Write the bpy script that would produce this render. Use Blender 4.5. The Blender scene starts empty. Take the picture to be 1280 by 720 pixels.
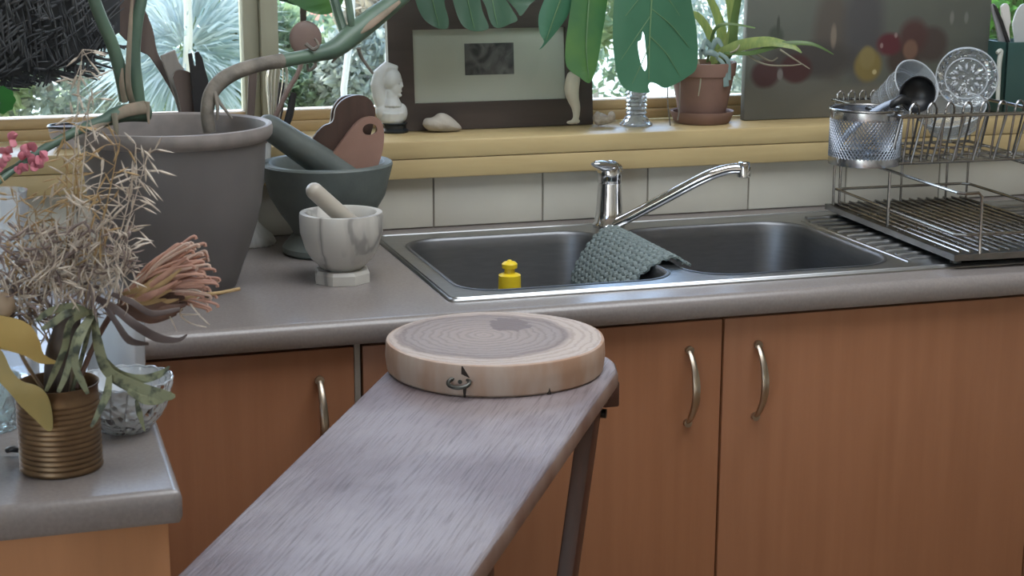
import bpy, bmesh, math, random
from mathutils import Vector, Matrix
from mathutils.geometry import tessellate_polygon
random.seed(7)
R = random.uniform
PI = math.pi
scn = bpy.context.scene
col = scn.collection

# ------------------------------------------------------------------ camera
FPX = 2077.0
CAM = Vector((-0.73016, -2.80099, 1.45))
AX = [(0.95446193, 0.06383968, 0.29142222), (-0.29832013, 0.21321378, 0.9303467), (0.0027422, 0.97491763, -0.2225491)]
cd = bpy.data.cameras.new('camera')
cd.sensor_width = 36.0
cd.lens = FPX / 1280 * 36.0
cd.clip_start = 0.05
cd.clip_end = 500
cam = bpy.data.objects.new('camera', cd)
col.objects.link(cam)
m3 = Matrix([(AX[i][0], AX[i][1], -AX[i][2]) for i in range(3)])
q = m3.to_quaternion().normalized()
cam.matrix_world = Matrix.Translation(CAM) @ q.to_matrix().to_4x4()
cd.dof.use_dof = True
cd.dof.focus_distance = 2.55
cd.dof.aperture_fstop = 18
scn.camera = cam

# ------------------------------------------------------------------ world, sun, exposure
scn.view_settings.view_transform = 'Standard'
scn.view_settings.look = 'None'
scn.view_settings.gamma = 1.0
scn.view_settings.use_curve_mapping = False
scn.view_settings.exposure = -0.5
w = bpy.data.worlds.new('sky')
scn.world = w
w.use_nodes = True
nt = w.node_tree
bg = nt.nodes['Background']
sky = nt.nodes.new('ShaderNodeTexSky')
sky.sky_type = 'NISHITA'
sky.sun_disc = False
sky.sun_elevation = math.radians(48)
sky.sun_rotation = math.radians(-35)
sky.air_density = 1.0
sky.dust_density = 1.2
nt.links.new(sky.outputs['Color'], bg.inputs['Color'])
bg.inputs['Strength'].default_value = 1.7
sd = bpy.data.lights.new('sun', 'SUN')
sd.energy = 13.0
sd.angle = math.radians(2)
sd.color = (1.0, 0.95, 0.86)
sun = bpy.data.objects.new('sun', sd)
col.objects.link(sun)
# sun high, over the garden, a little to the left
sun.rotation_euler = Vector((-0.35, 0.55, 0.95)).to_track_quat('Z', 'Y').to_euler()
# added fill light at the left wall, behind the camera, no source seen
ld = bpy.data.lights.new('left_fill_light', 'AREA')
ld.shape = 'RECTANGLE'
ld.size = 2.2
ld.size_y = 2.1
ld.energy = 12
ld.color = (1.0, 0.97, 0.93)
lo = bpy.data.objects.new('left_fill_light', ld)
col.objects.link(lo)
lo.location = (-2.19, -3.75, 1.2)
lo.rotation_euler = Vector((-1.0, -0.25, 0.05)).to_track_quat('Z', 'Y').to_euler()

# added overhead fill just under the closed ceiling, brightens upward faces
kd_ = bpy.data.lights.new('overhead_fill_light', 'AREA')
kd_.shape = 'RECTANGLE'
kd_.size = 1.6
kd_.size_y = 1.1
kd_.energy = 52
kd_.color = (0.90, 0.95, 1.0)
ko = bpy.data.objects.new('overhead_fill_light', kd_)
col.objects.link(ko)
ko.location = (0.3, -1.1, 2.47)

# ------------------------------------------------------------------ helpers
def V(*a): return Vector(a)

def ray(px, py):
    c = (px - 640.0, 360.0 - py, FPX)
    return Vector([AX[i][0]*c[0] + AX[i][1]*c[1] + AX[i][2]*c[2] for i in range(3)])

def W(px, py, y):                       # point of the plane y = const seen in that direction
    r = ray(px, py); return CAM + r*((y - CAM.y)/r.y)

def Z(px, py, z=0.9):                   # point of the plane z = const
    r = ray(px, py); return CAM + r*((z - CAM.z)/r.z)

def mpp(p):                             # metres per photo pixel at a point
    d = Vector(p) - CAM
    return (AX[0][2]*d.x + AX[1][2]*d.y + AX[2][2]*d.z)/FPX

MATS = {}
def mat(name, base, base2=None, rough=0.5, metal=0.0, scale=8.0, stretch=(1, 1, 1), rot=(0, 0, 0), lo_=0.35, hi_=0.65,
        bump=0.0, bscale=None, trans=0.0, coat=0.0, subs=0.0, rough2=None, detail=4.0, dist=0.0, translucent=0.0, spec=0.5):
    m = bpy.data.materials.new(name); m.use_nodes = True
    n = m.node_tree.nodes; l = m.node_tree.links
    b = n['Principled BSDF']
    b.inputs['Roughness'].default_value = rough
    b.inputs['Metallic'].default_value = metal
    b.inputs['Transmission Weight'].default_value = trans
    b.inputs['Coat Weight'].default_value = coat
    b.inputs['Specular IOR Level'].default_value = spec
    tc = n.new('ShaderNodeTexCoord'); mp = n.new('ShaderNodeMapping')
    if any(rot):                        # texture mode: turn first, then stretch along the turned axes
        mp.vector_type = 'TEXTURE'; mp.inputs['Scale'].default_value = tuple(1/c for c in stretch)
    else: mp.inputs['Scale'].default_value = stretch
    mp.inputs['Rotation'].default_value = rot
    l.new(tc.outputs['Object'], mp.inputs['Vector'])
    tx = n.new('ShaderNodeTexNoise'); tx.inputs['Scale'].default_value = scale
    tx.inputs['Detail'].default_value = detail; tx.inputs['Distortion'].default_value = dist
    l.new(mp.outputs['Vector'], tx.inputs['Vector'])
    rp = n.new('ShaderNodeValToRGB')
    if base2 is None: base2 = tuple(c*0.85 for c in base)
    rp.color_ramp.elements[0].color = (*base, 1); rp.color_ramp.elements[0].position = lo_
    rp.color_ramp.elements[1].color = (*base2, 1); rp.color_ramp.elements[1].position = hi_
    l.new(tx.outputs['Fac'], rp.inputs['Fac']); l.new(rp.outputs['Color'], b.inputs['Base Color'])
    if rough2 is not None:
        mr = n.new('ShaderNodeMapRange'); mr.inputs['To Min'].default_value = rough; mr.inputs['To Max'].default_value = rough2
        l.new(tx.outputs['Fac'], mr.inputs['Value']); l.new(mr.outputs['Result'], b.inputs['Roughness'])
    if bump:
        t2 = n.new('ShaderNodeTexNoise'); t2.inputs['Scale'].default_value = bscale or scale; t2.inputs['Detail'].default_value = 3
        l.new(mp.outputs['Vector'], t2.inputs['Vector'])
        bp = n.new('ShaderNodeBump'); bp.inputs['Strength'].default_value = bump; bp.inputs['Distance'].default_value = 0.01
        l.new(t2.outputs['Fac'], bp.inputs['Height']); l.new(bp.outputs['Normal'], b.inputs['Normal'])
    if translucent:
        tr = n.new('ShaderNodeBsdfTranslucent'); mx = n.new('ShaderNodeMixShader'); mx.inputs['Fac'].default_value = translucent
        l.new(rp.outputs['Color'], tr.inputs['Color'])
        l.new(b.outputs['BSDF'], mx.inputs[1]); l.new(tr.outputs['BSDF'], mx.inputs[2])
        l.new(mx.outputs['Shader'], n['Material Output'].inputs['Surface'])
    MATS[name] = m
    return m

def thin_glass(name, tint=(1, 1, 1), refl=1.0, milk=0.0, bump=0.0, bscale=60, rough=0.03):
    """Thin clear glass: see-through with Fresnel reflections and, for cut or wet glass, some white scatter."""
    m = bpy.data.materials.new(name); m.use_nodes = True
    n = m.node_tree.nodes; l = m.node_tree.links
    n.remove(n['Principled BSDF'])
    tr = n.new('ShaderNodeBsdfTransparent'); tr.inputs['Color'].default_value = (*tint, 1)
    gl = n.new('ShaderNodeBsdfGlossy'); gl.inputs['Roughness'].default_value = rough
    lw = n.new('ShaderNodeFresnel'); lw.inputs['IOR'].default_value = 1.5
    mu = n.new('ShaderNodeMath'); mu.operation = 'MULTIPLY'; mu.inputs[1].default_value = refl; mu.use_clamp = True
    l.new(lw.outputs['Fac'], mu.inputs[0])
    mx = n.new('ShaderNodeMixShader')
    l.new(mu.outputs['Value'], mx.inputs['Fac'])
    src = tr.outputs['BSDF']
    df = None
    if milk:
        df = n.new('ShaderNodeBsdfDiffuse'); df.inputs['Color'].default_value = (0.85, 0.9, 0.95, 1)
        m2 = n.new('ShaderNodeMixShader'); m2.inputs['Fac'].default_value = milk
        l.new(tr.outputs['BSDF'], m2.inputs[1]); l.new(df.outputs['BSDF'], m2.inputs[2]); src = m2.outputs['Shader']
    l.new(src, mx.inputs[1]); l.new(gl.outputs['BSDF'], mx.inputs[2])
    if bump:
        tc = n.new('ShaderNodeTexCoord'); vo = n.new('ShaderNodeTexVoronoi'); vo.inputs['Scale'].default_value = bscale
        l.new(tc.outputs['Object'], vo.inputs['Vector'])
        bp = n.new('ShaderNodeBump'); bp.inputs['Strength'].default_value = bump; bp.inputs['Distance'].default_value = 0.01
        l.new(vo.outputs['Distance'], bp.inputs['Height'])
        l.new(bp.outputs['Normal'], gl.inputs['Normal']); l.new(bp.outputs['Normal'], lw.inputs['Normal'])
    l.new(mx.outputs['Shader'], n['Material Output'].inputs['Surface'])
    MATS[name] = m
    return m

ORG = {}
def spline(pts, k=6):
    pts = [Vector(p) for p in pts]
    if len(pts) < 3: return pts
    out = []
    for i in range(len(pts)-1):
        p0 = pts[max(i-1, 0)]; p1 = pts[i]; p2 = pts[i+1]; p3 = pts[min(i+2, len(pts)-1)]
        for j in range(k):
            t = j/k
            out.append(0.5*((2*p1) + (p2-p0)*t + (2*p0-5*p1+4*p2-p3)*t*t + (3*p1-p0-3*p2+p3)*t**3))
    out.append(pts[-1]); return out

def lerpl(vals, n):
    out = []
    for i in range(n):
        t = i/(n-1)*(len(vals)-1); a = min(int(t), len(vals)-2) if len(vals) > 1 else 0
        out.append(vals[a] + (vals[a+1]-vals[a])*(t-a) if len(vals) > 1 else vals[0])
    return out

class MB:
    def __init__(s): s.bm = bmesh.new()
    def box(s, a, b, bev=0.0, seg=2, M=None):
        a = Vector(a); b = Vector(b)
        r = bmesh.ops.create_cube(s.bm, size=1.0); vs = r['verts']
        c = (a+b)/2; d = b-a
        for v in vs: v.co = Vector((v.co.x*d.x, v.co.y*d.y, v.co.z*d.z)) + c
        if bev:
            es = list({e for v in vs for e in v.link_edges})
            o = bmesh.ops.bevel(s.bm, geom=es, offset=bev, segments=seg, affect='EDGES', profile=0.5)
            vs = list({v for f in o['faces'] for v in f.verts} | {v for v in vs if v.is_valid})
        if M is not None:
            for v in vs: v.co = M @ v.co
        return s
    def tube(s, pts, r, seg=8, flat=1.0, hint=None, cap=True, closed=False, fold=0.0):
        pts = [Vector(p) for p in pts]; n = len(pts)
        rs = lerpl(list(r), n) if isinstance(r, (list, tuple)) else [r]*n
        rings = []; nrm = None
        for i, p in enumerate(pts):
            if closed: t = pts[(i+1) % n] - pts[i-1]
            else: t = pts[min(i+1, n-1)] - pts[max(i-1, 0)]
            if t.length < 1e-9: t = Vector((0, 0, 1))
            t.normalize()
            if hint is not None: h = Vector(hint)
            elif nrm is not None: h = nrm
            else: h = Vector((0, 0, 1)) if abs(t.z) < 0.9 else Vector((1, 0, 0))
            nn = h - t*h.dot(t)
            if nn.length < 1e-6: nn = t.orthogonal()
            nn.normalize(); bb = t.cross(nn); nrm = nn
            ring = []
            for k in range(seg):
                a = 2*PI*k/seg
                off = bb*math.cos(a)*rs[i] + nn*math.sin(a)*rs[i]*flat
                if fold: off += nn*abs(math.cos(a))*rs[i]*fold
                ring.append(s.bm.verts.new(p + off))
            rings.append(ring)
        m = n if closed else n-1
        for i in range(m):
            a = rings[i]; b = rings[(i+1) % n]
            for k in range(seg):
                s.bm.faces.new((a[k], a[(k+1) % seg], b[(k+1) % seg], b[k]))
        if cap and not closed:
            s.bm.faces.new(rings[0][::-1]); s.bm.faces.new(rings[-1])
        return s
    def lathe(s, c, prof, seg=32, M=None, mod=None, shell=False):
        c = Vector(c); rings = []
        for (r, z) in prof:
            ring = []
            if r < 1e-6: ring = [s.bm.verts.new((0, 0, z))]*seg
            else:
                for k in range(seg):
                    a = 2*PI*k/seg; rr = r*(mod(a, z) if mod else 1)
                    ring.append(s.bm.verts.new((rr*math.cos(a), rr*math.sin(a), z)))
            rings.append(ring)
        for i in range(len(rings)-1):
            a, b = rings[i], rings[i+1]
            for k in range(seg):
                f = [a[k], a[(k+1) % seg], b[(k+1) % seg], b[k]]
                g = []
                for v in f:
                    if v not in g: g.append(v)
                if len(g) > 2: s.bm.faces.new(g)
        for v in {v for ring in rings for v in ring}:
            v.co = (M @ v.co if M is not None else v.co) + c
        return s
    def ell(s, c, r, M=None, u=16, v=10):
        o = bmesh.ops.create_uvsphere(s.bm, u_segments=u, v_segments=v, radius=1.0)
        for x in o['verts']:
            p = Vector((x.co.x*r[0], x.co.y*r[1], x.co.z*r[2]))
            x.co = (M @ p if M is not None else p) + Vector(c)
        return s
    def poly(s, pts, off, bev=0.0):
        """solid plate: outline pts (3-D, planar), thickness vector off"""
        pts = [Vector(p) for p in pts]; off = Vector(off); n = len(pts)
        a = [s.bm.verts.new(p) for p in pts]; b = [s.bm.verts.new(p+off) for p in pts]
        for t in tessellate_polygon([pts]):
            s.bm.faces.new([a[i] for i in t]); s.bm.faces.new([b[i] for i in reversed(t)])
        for i in range(n): s.bm.faces.new((a[i], a[(i+1) % n], b[(i+1) % n], b[i]))
        return s
    def grid(s, fn, nu, nv):
        g = [[s.bm.verts.new(fn(i/nu, j/nv)) for j in range(nv+1)] for i in range(nu+1)]
        for i in range(nu):
            for j in range(nv):
                s.bm.faces.new((g[i][j], g[i+1][j], g[i+1][j+1], g[i][j+1]))
        return s
    def loft(s, loops, cap0=False, cap1=False):
        rs = [[s.bm.verts.new(p) for p in L] for L in loops]
        n = len(rs[0])
        for i in range(len(rs)-1):
            for k in range(n): s.bm.faces.new((rs[i][k], rs[i][(k+1) % n], rs[i+1][(k+1) % n], rs[i+1][k]))
        if cap0: s.bm.faces.new(rs[0][::-1])
        if cap1: s.bm.faces.new(rs[-1])
        return s
    def build(s, name, m, parent=None, angle=38, fixn=True, smooth=True):
        if fixn: bmesh.ops.recalc_face_normals(s.bm, faces=s.bm.faces)
        o0 = ORG.get(parent.name, Vector()) if parent else Vector()
        for v in s.bm.verts: v.co -= o0
        if smooth:
            ca = math.radians(angle)
            for f in s.bm.faces: f.smooth = True
            for e in s.bm.edges:
                if len(e.link_faces) != 2 or e.calc_face_angle(0) > ca: e.smooth = False
        me = bpy.data.meshes.new(name); s.bm.to_mesh(me); s.bm.free()
        me.materials.append(m)
        o = bpy.data.objects.new(name, me); col.objects.link(o)
        if parent:
            o.parent = parent; ORG[o.name] = o0
        else: ORG[o.name] = Vector()
        return o

def tag(o, label=None, cat=None, group=None, kind=None):
    if label: o['label'] = label
    if cat: o['category'] = cat
    if group: o['group'] = group
    if kind: o['kind'] = kind
    return o

def thing(name, loc, label, cat, group=None):
    o = bpy.data.objects.new(name, None); o.empty_display_size = 0.05
    col.objects.link(o); o.location = loc; ORG[o.name] = Vector(loc)
    return tag(o, label, cat, group)

def struct(name, mb, m, parent=None, **k):
    o = mb.build(name, m, parent, **k)
    if not parent: o['kind'] = 'structure'
    return o

def solo(name, mb, m, label, cat, group=None, **k):
    """a thing that is one mesh; its origin is put at its base"""
    bm = mb.bm
    xs = [v.co for v in bm.verts]
    c = Vector(((min(v.x for v in xs)+max(v.x for v in xs))/2, (min(v.y for v in xs)+max(v.y for v in xs))/2, min(v.z for v in xs)))
    for v in bm.verts: v.co -= c
    o = mb.build(name, m, None, **k); o.location = c; ORG[o.name] = c
    return tag(o, label, cat, group)

def copy_tree(o, parent=None):
    c = o.copy(); col.objects.link(c)
    if parent: c.parent = parent
    for ch in list(o.children): copy_tree(ch, c)
    return c

def rot_to(d):                          # matrix turning +Z to direction d
    return Vector(d).to_track_quat('Z', 'Y').to_matrix()

def rrect(x0, y0, x1, y1, r, z, n=8):
    out = []
    for cx, cy, a0 in ((x1-r, y1-r, 0), (x0+r, y1-r, 90), (x0+r, y0+r, 180), (x1-r, y0+r, 270)):
        for i in range(n+1):
            a = math.radians(a0+90*i/n); out.append(Vector((cx+r*math.cos(a), cy+r*math.sin(a), z)))
    return out

def pxpoly(pts, y, th, tilt=0.0, ref=0.0, smooth=0):
    """plate whose outline is given by directions, standing at depth y (leaning by tilt per pixel)"""
    P = [W(a, b, y + tilt*(ref-b)) for a, b in pts]
    if smooth:
        P2 = spline(P + [P[0]], smooth)[:-1]; P = P2
    return MB().poly(P, (0, th, 0))

# ------------------------------------------------------------------ materials
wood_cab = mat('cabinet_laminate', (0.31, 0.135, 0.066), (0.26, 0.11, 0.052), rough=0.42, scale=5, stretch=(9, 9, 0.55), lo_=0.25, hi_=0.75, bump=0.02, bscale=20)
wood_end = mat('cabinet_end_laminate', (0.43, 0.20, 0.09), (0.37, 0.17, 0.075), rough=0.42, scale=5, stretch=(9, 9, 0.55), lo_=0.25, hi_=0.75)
carcass_m = mat('carcass_board', (0.30, 0.27, 0.23), rough=0.6)
dark_gap = mat('dark_recess', (0.02, 0.015, 0.012), rough=0.9)
laminate = mat('worktop_laminate', (0.225, 0.20, 0.19), (0.195, 0.172, 0.163), rough=0.27, scale=260, detail=2, lo_=0.3, hi_=0.7, spec=0.55)
tile_m = mat('cream_tile', (0.55, 0.53, 0.46), (0.51, 0.49, 0.43), rough=0.16, scale=9, bump=0.015, bscale=14)
grout_m = mat('grout', (0.22, 0.20, 0.17), rough=0.9)
wall_m = mat('wall_paint', (0.72, 0.68, 0.60), rough=0.8)
ceil_m = mat('ceiling_paint', (0.8, 0.79, 0.77), rough=0.9)
floor_m = mat('floor_boards', (0.33, 0.2, 0.11), (0.25, 0.15, 0.085), rough=0.4, scale=4, stretch=(1, 10, 1))
sill_m = mat('sill_timber', (0.50, 0.385, 0.195), (0.45, 0.34, 0.17), rough=0.42, scale=4, stretch=(1.2, 14, 14), bump=0.03, bscale=12)
frame_m = mat('window_frame_paint', (0.33, 0.325, 0.25), (0.29, 0.285, 0.22), rough=0.5, scale=3, stretch=(8, 8, 1))
frame_w = mat('window_rail_timber', (0.46, 0.33, 0.17), (0.40, 0.28, 0.14), rough=0.45, scale=4, stretch=(1.2, 14, 14))
steel = mat('brushed_steel', (0.42, 0.43, 0.44), (0.36, 0.37, 0.38), rough=0.27, metal=1.0, scale=12, stretch=(2, 30, 30), rough2=0.38)
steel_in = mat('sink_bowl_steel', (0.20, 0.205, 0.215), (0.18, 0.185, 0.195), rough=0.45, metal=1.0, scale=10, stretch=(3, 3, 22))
chrome = mat('chrome', (0.68, 0.69, 0.71), rough=0.07, metal=1.0)
wire_m = mat('rack_wire', (0.38, 0.375, 0.365), (0.30, 0.295, 0.29), rough=0.25, metal=1.0, scale=30)
nickel = mat('handle_nickel', (0.42, 0.36, 0.29), rough=0.32, metal=1.0)
pane_m = thin_glass('window_glass', (0.97, 0.985, 0.98), 0.9)
# ------------------------------------------------------------------ room shell
X0, X1, Y0 = -2.2, 3.3, -5.3
WX0, WX1, WZ0, WZ1 = -1.7, 2.3, 1.02, 2.08
wb = MB().box((X0, 0, 0), (X1, 0.2, WZ0)).box((X0, 0, WZ0), (WX0, 0.2, WZ1)).box((WX1, 0, WZ0), (X1, 0.2, WZ1)).box((X0, 0, WZ1), (X1, 0.2, 2.5))
wall_back = struct('wall_back', wb, wall_m, smooth=False)
struct('wall_left', MB().box((X0-.15, Y0, 0), (X0, -4.85, 2.5)).box((X0-.15, -2.65, 0), (X0, 0.2, 2.5)).box((X0-.15, -4.85, 2.25), (X0, -2.65, 2.5)), wall_m, smooth=False)  # opening added on this side to let more light in
struct('wall_right', MB().box((X1, Y0, 0), (X1+.15, 0.2, 2.5)), wall_m, smooth=False)
struct('wall_front', MB().box((X0, Y0-.15, 0), (X1, Y0, 2.5)), wall_m, smooth=False)
struct('ceiling', MB().box((X0-.15, Y0-.15, 2.5), (X1+.15, 0.95, 2.62)), ceil_m, smooth=False)
struct('floor', MB().box((X0-.15, Y0-.15, -0.08), (X1+.15, 0.2, 0)), floor_m, smooth=False)
# splashback tiles, one row, each its own piece of the back wall
tw, tg = 0.2025, 0.0028
t_me = None
k0 = -6
for k in range(-6, 9):
    xa = k*(tw)+tg/2
    if t_me is None:
        t0 = MB().box((tg/2, -0.007, 0.902), (tw-tg/2, 0.0, 0.9935), 0.0016).build('tile', tile_m, wall_back)
        t_me = t0; t0.location.x = k*tw
    else:
        c = t_me.copy(); col.objects.link(c); c.location.x = k*tw
MB().box((-1.35, -0.004, 0.896), (1.9, 0.0, 0.992)).build('grout', grout_m, wall_back, smooth=False)
# sill board and the apron under it
struct('trim_1', MB().box((-1.75, -0.032, 1.027), (2.35, 0.15, 1.059), 0.004), sill_m)
struct('trim_2', MB().box((-1.75, -0.0305, 0.9925), (2.35, 0.0, 1.027), 0.003), sill_m)
# window: timber rails, painted mullion, panes
win = MB().box((WX0, 0.145, 1.059), (WX1, 0.205, 1.078), 0.003).build('window_1', frame_w); win['kind'] = 'structure'
MB().box((WX0, 0.155, 1.078), (WX1, 0.2, 1.097), 0.003).build('bottom_rail', frame_w, win)
MB().box((WX0, 0.155, 2.02), (WX1, 0.2, 2.08), 0.003).build('top_rail', frame_m, win)
MB().box((-0.274, 0.130, 1.059), (-0.243, 0.21, 2.04), 0.002).build('mullion', frame_m, win)
MB().box((-0.302, 0.148, 1.078), (-0.2745, 0.2, 2.04), 0.002).build('casement_stile', frame_m, win)
MB().box((0.86, 0.130, 1.059), (0.92, 0.21, 2.04), 0.002).build('mullion', frame_m, win)
MB().box((WX0, 0.145, 1.078), (WX0+.05, 0.205, 2.04), 0.002).build('jamb', frame_m, win)
MB().box((WX1-.05, 0.145, 1.078), (WX1, 0.205, 2.04), 0.002).build('jamb', frame_m, win)
for a, b in ((WX0+.05, -0.302), (-0.243, 0.86), (0.92, WX1-.05)):
    MB().box((a, 0.176, 1.097), (b, 0.180, 2.02)).build('pane', pane_m, win, smooth=False)

# ------------------------------------------------------------------ worktop (one continuous L), cabinets
CT, CB, CF = 0.9, 0.8665, -0.636
SX0, SX1, SY0, SY1 = -0.112, 1.22, -0.556, -0.082      # hole for the sink
top = thing('countertop', (0, -0.3, CB), 'grey-brown laminate L-shaped kitchen worktop with rounded front edge', 'countertop')
def nose(yf, yb):
    r = 0.0155; P = []
    for i in range(9):
        a = PI/2 + PI*0.5*i/8; P.append((yf+r+r*math.cos(a), CT-r+r*math.sin(a)))
    P += [(yf, CB+0.006), (yf+.004, CB), (yb, CB), (yb, CT)]
    return P
def sweepx(mb, P, xa, xb):
    mb.loft([[Vector((xa, y, z)) for y, z in P], [Vector((xb, y, z)) for y, z in P]], True, True)
m = MB()
sweepx(m, nose(CF, -0.0), -2.0, SX0); sweepx(m, nose(CF, SY0), SX0, SX1); sweepx(m, nose(CF, -0.0), SX1, 2.4)
m.box((SX0, SY1, CB), (SX1, 0, CT))
m.build('main_run', laminate, top)
# peninsula slab with the rounded end that stands in the left foreground
m = MB()
PX, PY = -0.578, -1.252
pr = rrect(-1.9, PY, PX, CF+0.02, 0.012, CB, 5)
def up(z, ins): return [Vector((min(max(p.x, -1.9+ins), PX-ins), min(max(p.y, PY+ins), CF+.02), z)) for p in pr]
m.loft([up(CB, .004), up(CB+.005, 0), up(CT-.010, 0), up(CT-.005, .0016), up(CT-.0018, .0048), up(CT, .010)], True, True)
m.build('peninsula_slab', laminate, top)

def handle(x, z0, z1, parent, y=-0.615):
    P = []
    for i in range(15):
        t = i/14; P.append((x, y-0.002-0.030*math.sin(PI*t)**0.75, z0+(z1-z0)*t))
    h = MB().tube(P, [0.0042, 0.0052, 0.0062, 0.0065, 0.0062, 0.0052, 0.0042], 10, flat=0.7, hint=(0, -1, 0))
    for z in (z0, z1): h.tube([(x, y, z), (x, y-0.006, z)], 0.0065, 10)
    return h.build('handle', nickel, parent)

def cabinet(name, x0, x1, doors, label, handles):
    c = thing(name, ((x0+x1)/2, -0.32, 0.1), label, 'cabinet', None)
    MB().box((x0, -0.592, 0.1), (x0+.016, -0.03, CB-.002)).box((x1-.016, -0.592, 0.1), (x1, -0.03, CB-.002)).box((x0, -0.592, 0.1), (x1, -0.03, 0.116)).box((x0, -0.06, 0.1), (x1, -0.03, CB-.002)).box((x0, -0.592, CB-.03), (x1, -0.57, CB-.002)).build('body', carcass_m, c, smooth=False)
    MB().box((x0, -0.55, 0.0), (x1, -0.535, 0.1)).build('plinth', wood_cab, c, smooth=False)
    for i, (a, b) in enumerate(doors):
        d = MB().box((a, -0.615, 0.112), (b, -0.596, 0.8585), 0.0012).build('door', wood_cab, c)
        if handles[i] is not None: handle(handles[i], 0.7035, 0.8155, d)
    return c
cabinet('base_cabinet', -0.97, -0.2652, [(-0.968, -0.2745)], 'orange wood base cabinet in the dark inner corner left of the bench', [-0.324])
cabinet('sink_cabinet', -0.2648, 0.834, [(-0.262, 0.2815), (0.2855, 0.832)], 'wide two-door orange wood cabinet under the sink', [0.2285, 0.3395])
cabinet('base_cabinet', 0.8344, 1.6, [(0.8375, 1.215), (1.2185, 1.598)], 'orange wood base cabinet right of the sink cabinet under the dish rack', [1.17, 1.265])
MB().box((-0.2735, -0.613, 0.112), (-0.2655, -0.594, CB-.003)).build('filler_strip', carcass_m, bpy.data.objects['sink_cabinet'], smooth=False)
pc = thing('peninsula_cabinet', (-1.2, -0.9, 0), 'orange wood end panel cabinet under the peninsula in the left foreground', 'cabinet')
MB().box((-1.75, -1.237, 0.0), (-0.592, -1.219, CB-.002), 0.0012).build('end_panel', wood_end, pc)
MB().box((-1.75, -1.218, 0.1), (-0.612, -0.64, CB-.002)).build('body', carcass_m, pc, smooth=False)
MB().box((-0.611, -1.2, 0.112), (-0.594, -0.93, CB-.008), 0.0012).build('door', wood_cab, pc)
MB().box((-0.611, -0.926, 0.112), (-0.594, -0.65, CB-.008), 0.0012).build('door', wood_cab, pc)

# ------------------------------------------------------------------ sink with two bowls and a drainer
sink = thing('kitchen_sink', (0.5, -0.32, 0.9), 'stainless steel double-bowl inset sink with ribbed drainer', 'sink')
BL = (-0.090, -0.528, 0.2485, -0.128); BR = (0.279, -0.530, 0.628, -0.142)
def fill(loops, z):
    bm = bmesh.new(); es = []
    for L in loops:
        vs = [bm.verts.new(p) for p in L]
        es += [bm.edges.new((vs[i], vs[(i+1) % len(vs)])) for i in range(len(vs))]
    bmesh.ops.triangle_fill(bm, use_beauty=True, use_dissolve=False, edges=es)
    return bm
zt = 0.9045
o_out = rrect(-0.121, -0.566, 1.23, -0.072, 0.012, zt, 4)
bm = fill([o_out, rrect(*BL, 0.062, zt, 8), rrect(*BR, 0.075, zt, 8)], zt)
m = MB(); m.bm = bm
rim = rrect(-0.121, -0.566, 1.23, -0.072, 0.012, zt, 4)
def grow(L, d, z, c): return [Vector((p.x + (d if p.x > c[0] else -d), p.y + (d if p.y > c[1] else -d), z)) for p in L]
cc = (0.55, -0.32)
m.loft([rim, grow(rim, 0.0022, zt-.0012, cc), grow(rim, 0.003, 0.9002, cc)])
fl = m.build('flange', steel, sink, fixn=True, angle=50)
# bead round the flange, raised as pressed steel is
m = MB().tube(rrect(-0.117, -0.562, 1.226, -0.076, 0.012, zt, 4), 0.0032, 6, closed=True, flat=0.6, hint=(0, 0, 1)); m.build('edge_bead', steel, sink)
def bowl(B, r, depth, parent):
    m = MB(); L = []
    prof = [(-0.004, zt+.0008), (-0.0015, zt+.0016), (0.001, zt+.0008), (0.003, zt-.004), (0.006, zt-.02), (0.014, zt-depth+.035), (0.022, zt-depth+.014), (0.036, zt-depth+.004), (0.06, zt-depth)]
    for ins, z in prof:
        L.append(rrect(B[0]+ins, B[1]+ins, B[2]-ins, B[3]-ins, max(r-ins*0.35, 0.012), z, 8))
    m.loft(L, False, True)
    b = m.build('bowl', steel_in, parent, angle=70)
    cx, cy = (B[0]+B[2])/2, (B[1]+B[3])/2
    MB().lathe((cx, cy, zt-depth+.0005), [(0.042, 0), (0.042, 0.002), (0.036, 0.003), (0.03, 0.001), (0, 0.001)], 28).build('drain', chrome, b)
    return b
bowl(BL, 0.062, 0.165, sink); bowl(BR, 0.075, 0.165, sink)
for i in range(12):
    y = -0.135 - i*0.0335
    MB().tube([(0.652+(0.0 if i else .01), y, zt-.0005), (0.662, y, zt+.001), (1.19, y, zt+.001), (1.2, y, zt-.0005)], 0.0052, 8, flat=0.7, hint=(0, 0, 1)).build('drainer_rib', steel, sink)
MB().tube([(0.645, -0.155, zt), (0.646, -0.3, zt+.0005), (0.645, -0.525, zt)], 0.004, 8, flat=0.5, hint=(0, 0, 1)).build('bowl_ridge', steel, sink)

# ------------------------------------------------------------------ mixer tap
tb = Z(761, 297); tb.z = zt; tb.y = -0.105; tb.x = W(761, 290, tb.y).x
tap = thing('mixer_tap', tb, 'chrome single-lever mixer tap with long raised spout behind the sink', 'tap')
MB().lathe(tb, [(0, 0), (0.0285, 0), (0.029, 0.005), (0.026, 0.009), (0.0235, 0.03), (0.0215, 0.06), (0.0205, 0.078), (0.0215, 0.079), (0.0215, 0.083), (0.0, 0.083)], 28).build('body', chrome, tap)
lv = MB().lathe(tb+V(0, 0, 0.083), [(0.0212, 0), (0.0222, 0.010), (0.0215, 0.020), (0.017, 0.029), (0.009, 0.034), (0.0, 0.0355)], 28)
lv.tube([tb+V(0.010, 0.004, 0.102), tb+V(-0.008, -0.006, 0.108), tb+V(-0.024, -0.014, 0.1125), tb+V(-0.035, -0.020, 0.115), tb+V(-0.040, -0.023, 0.116)], [0.019, 0.0175, 0.0135, 0.009, 0.004], 14, flat=0.62, hint=(0, 0, 1))
lv.build('lever', chrome, tap)
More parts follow.
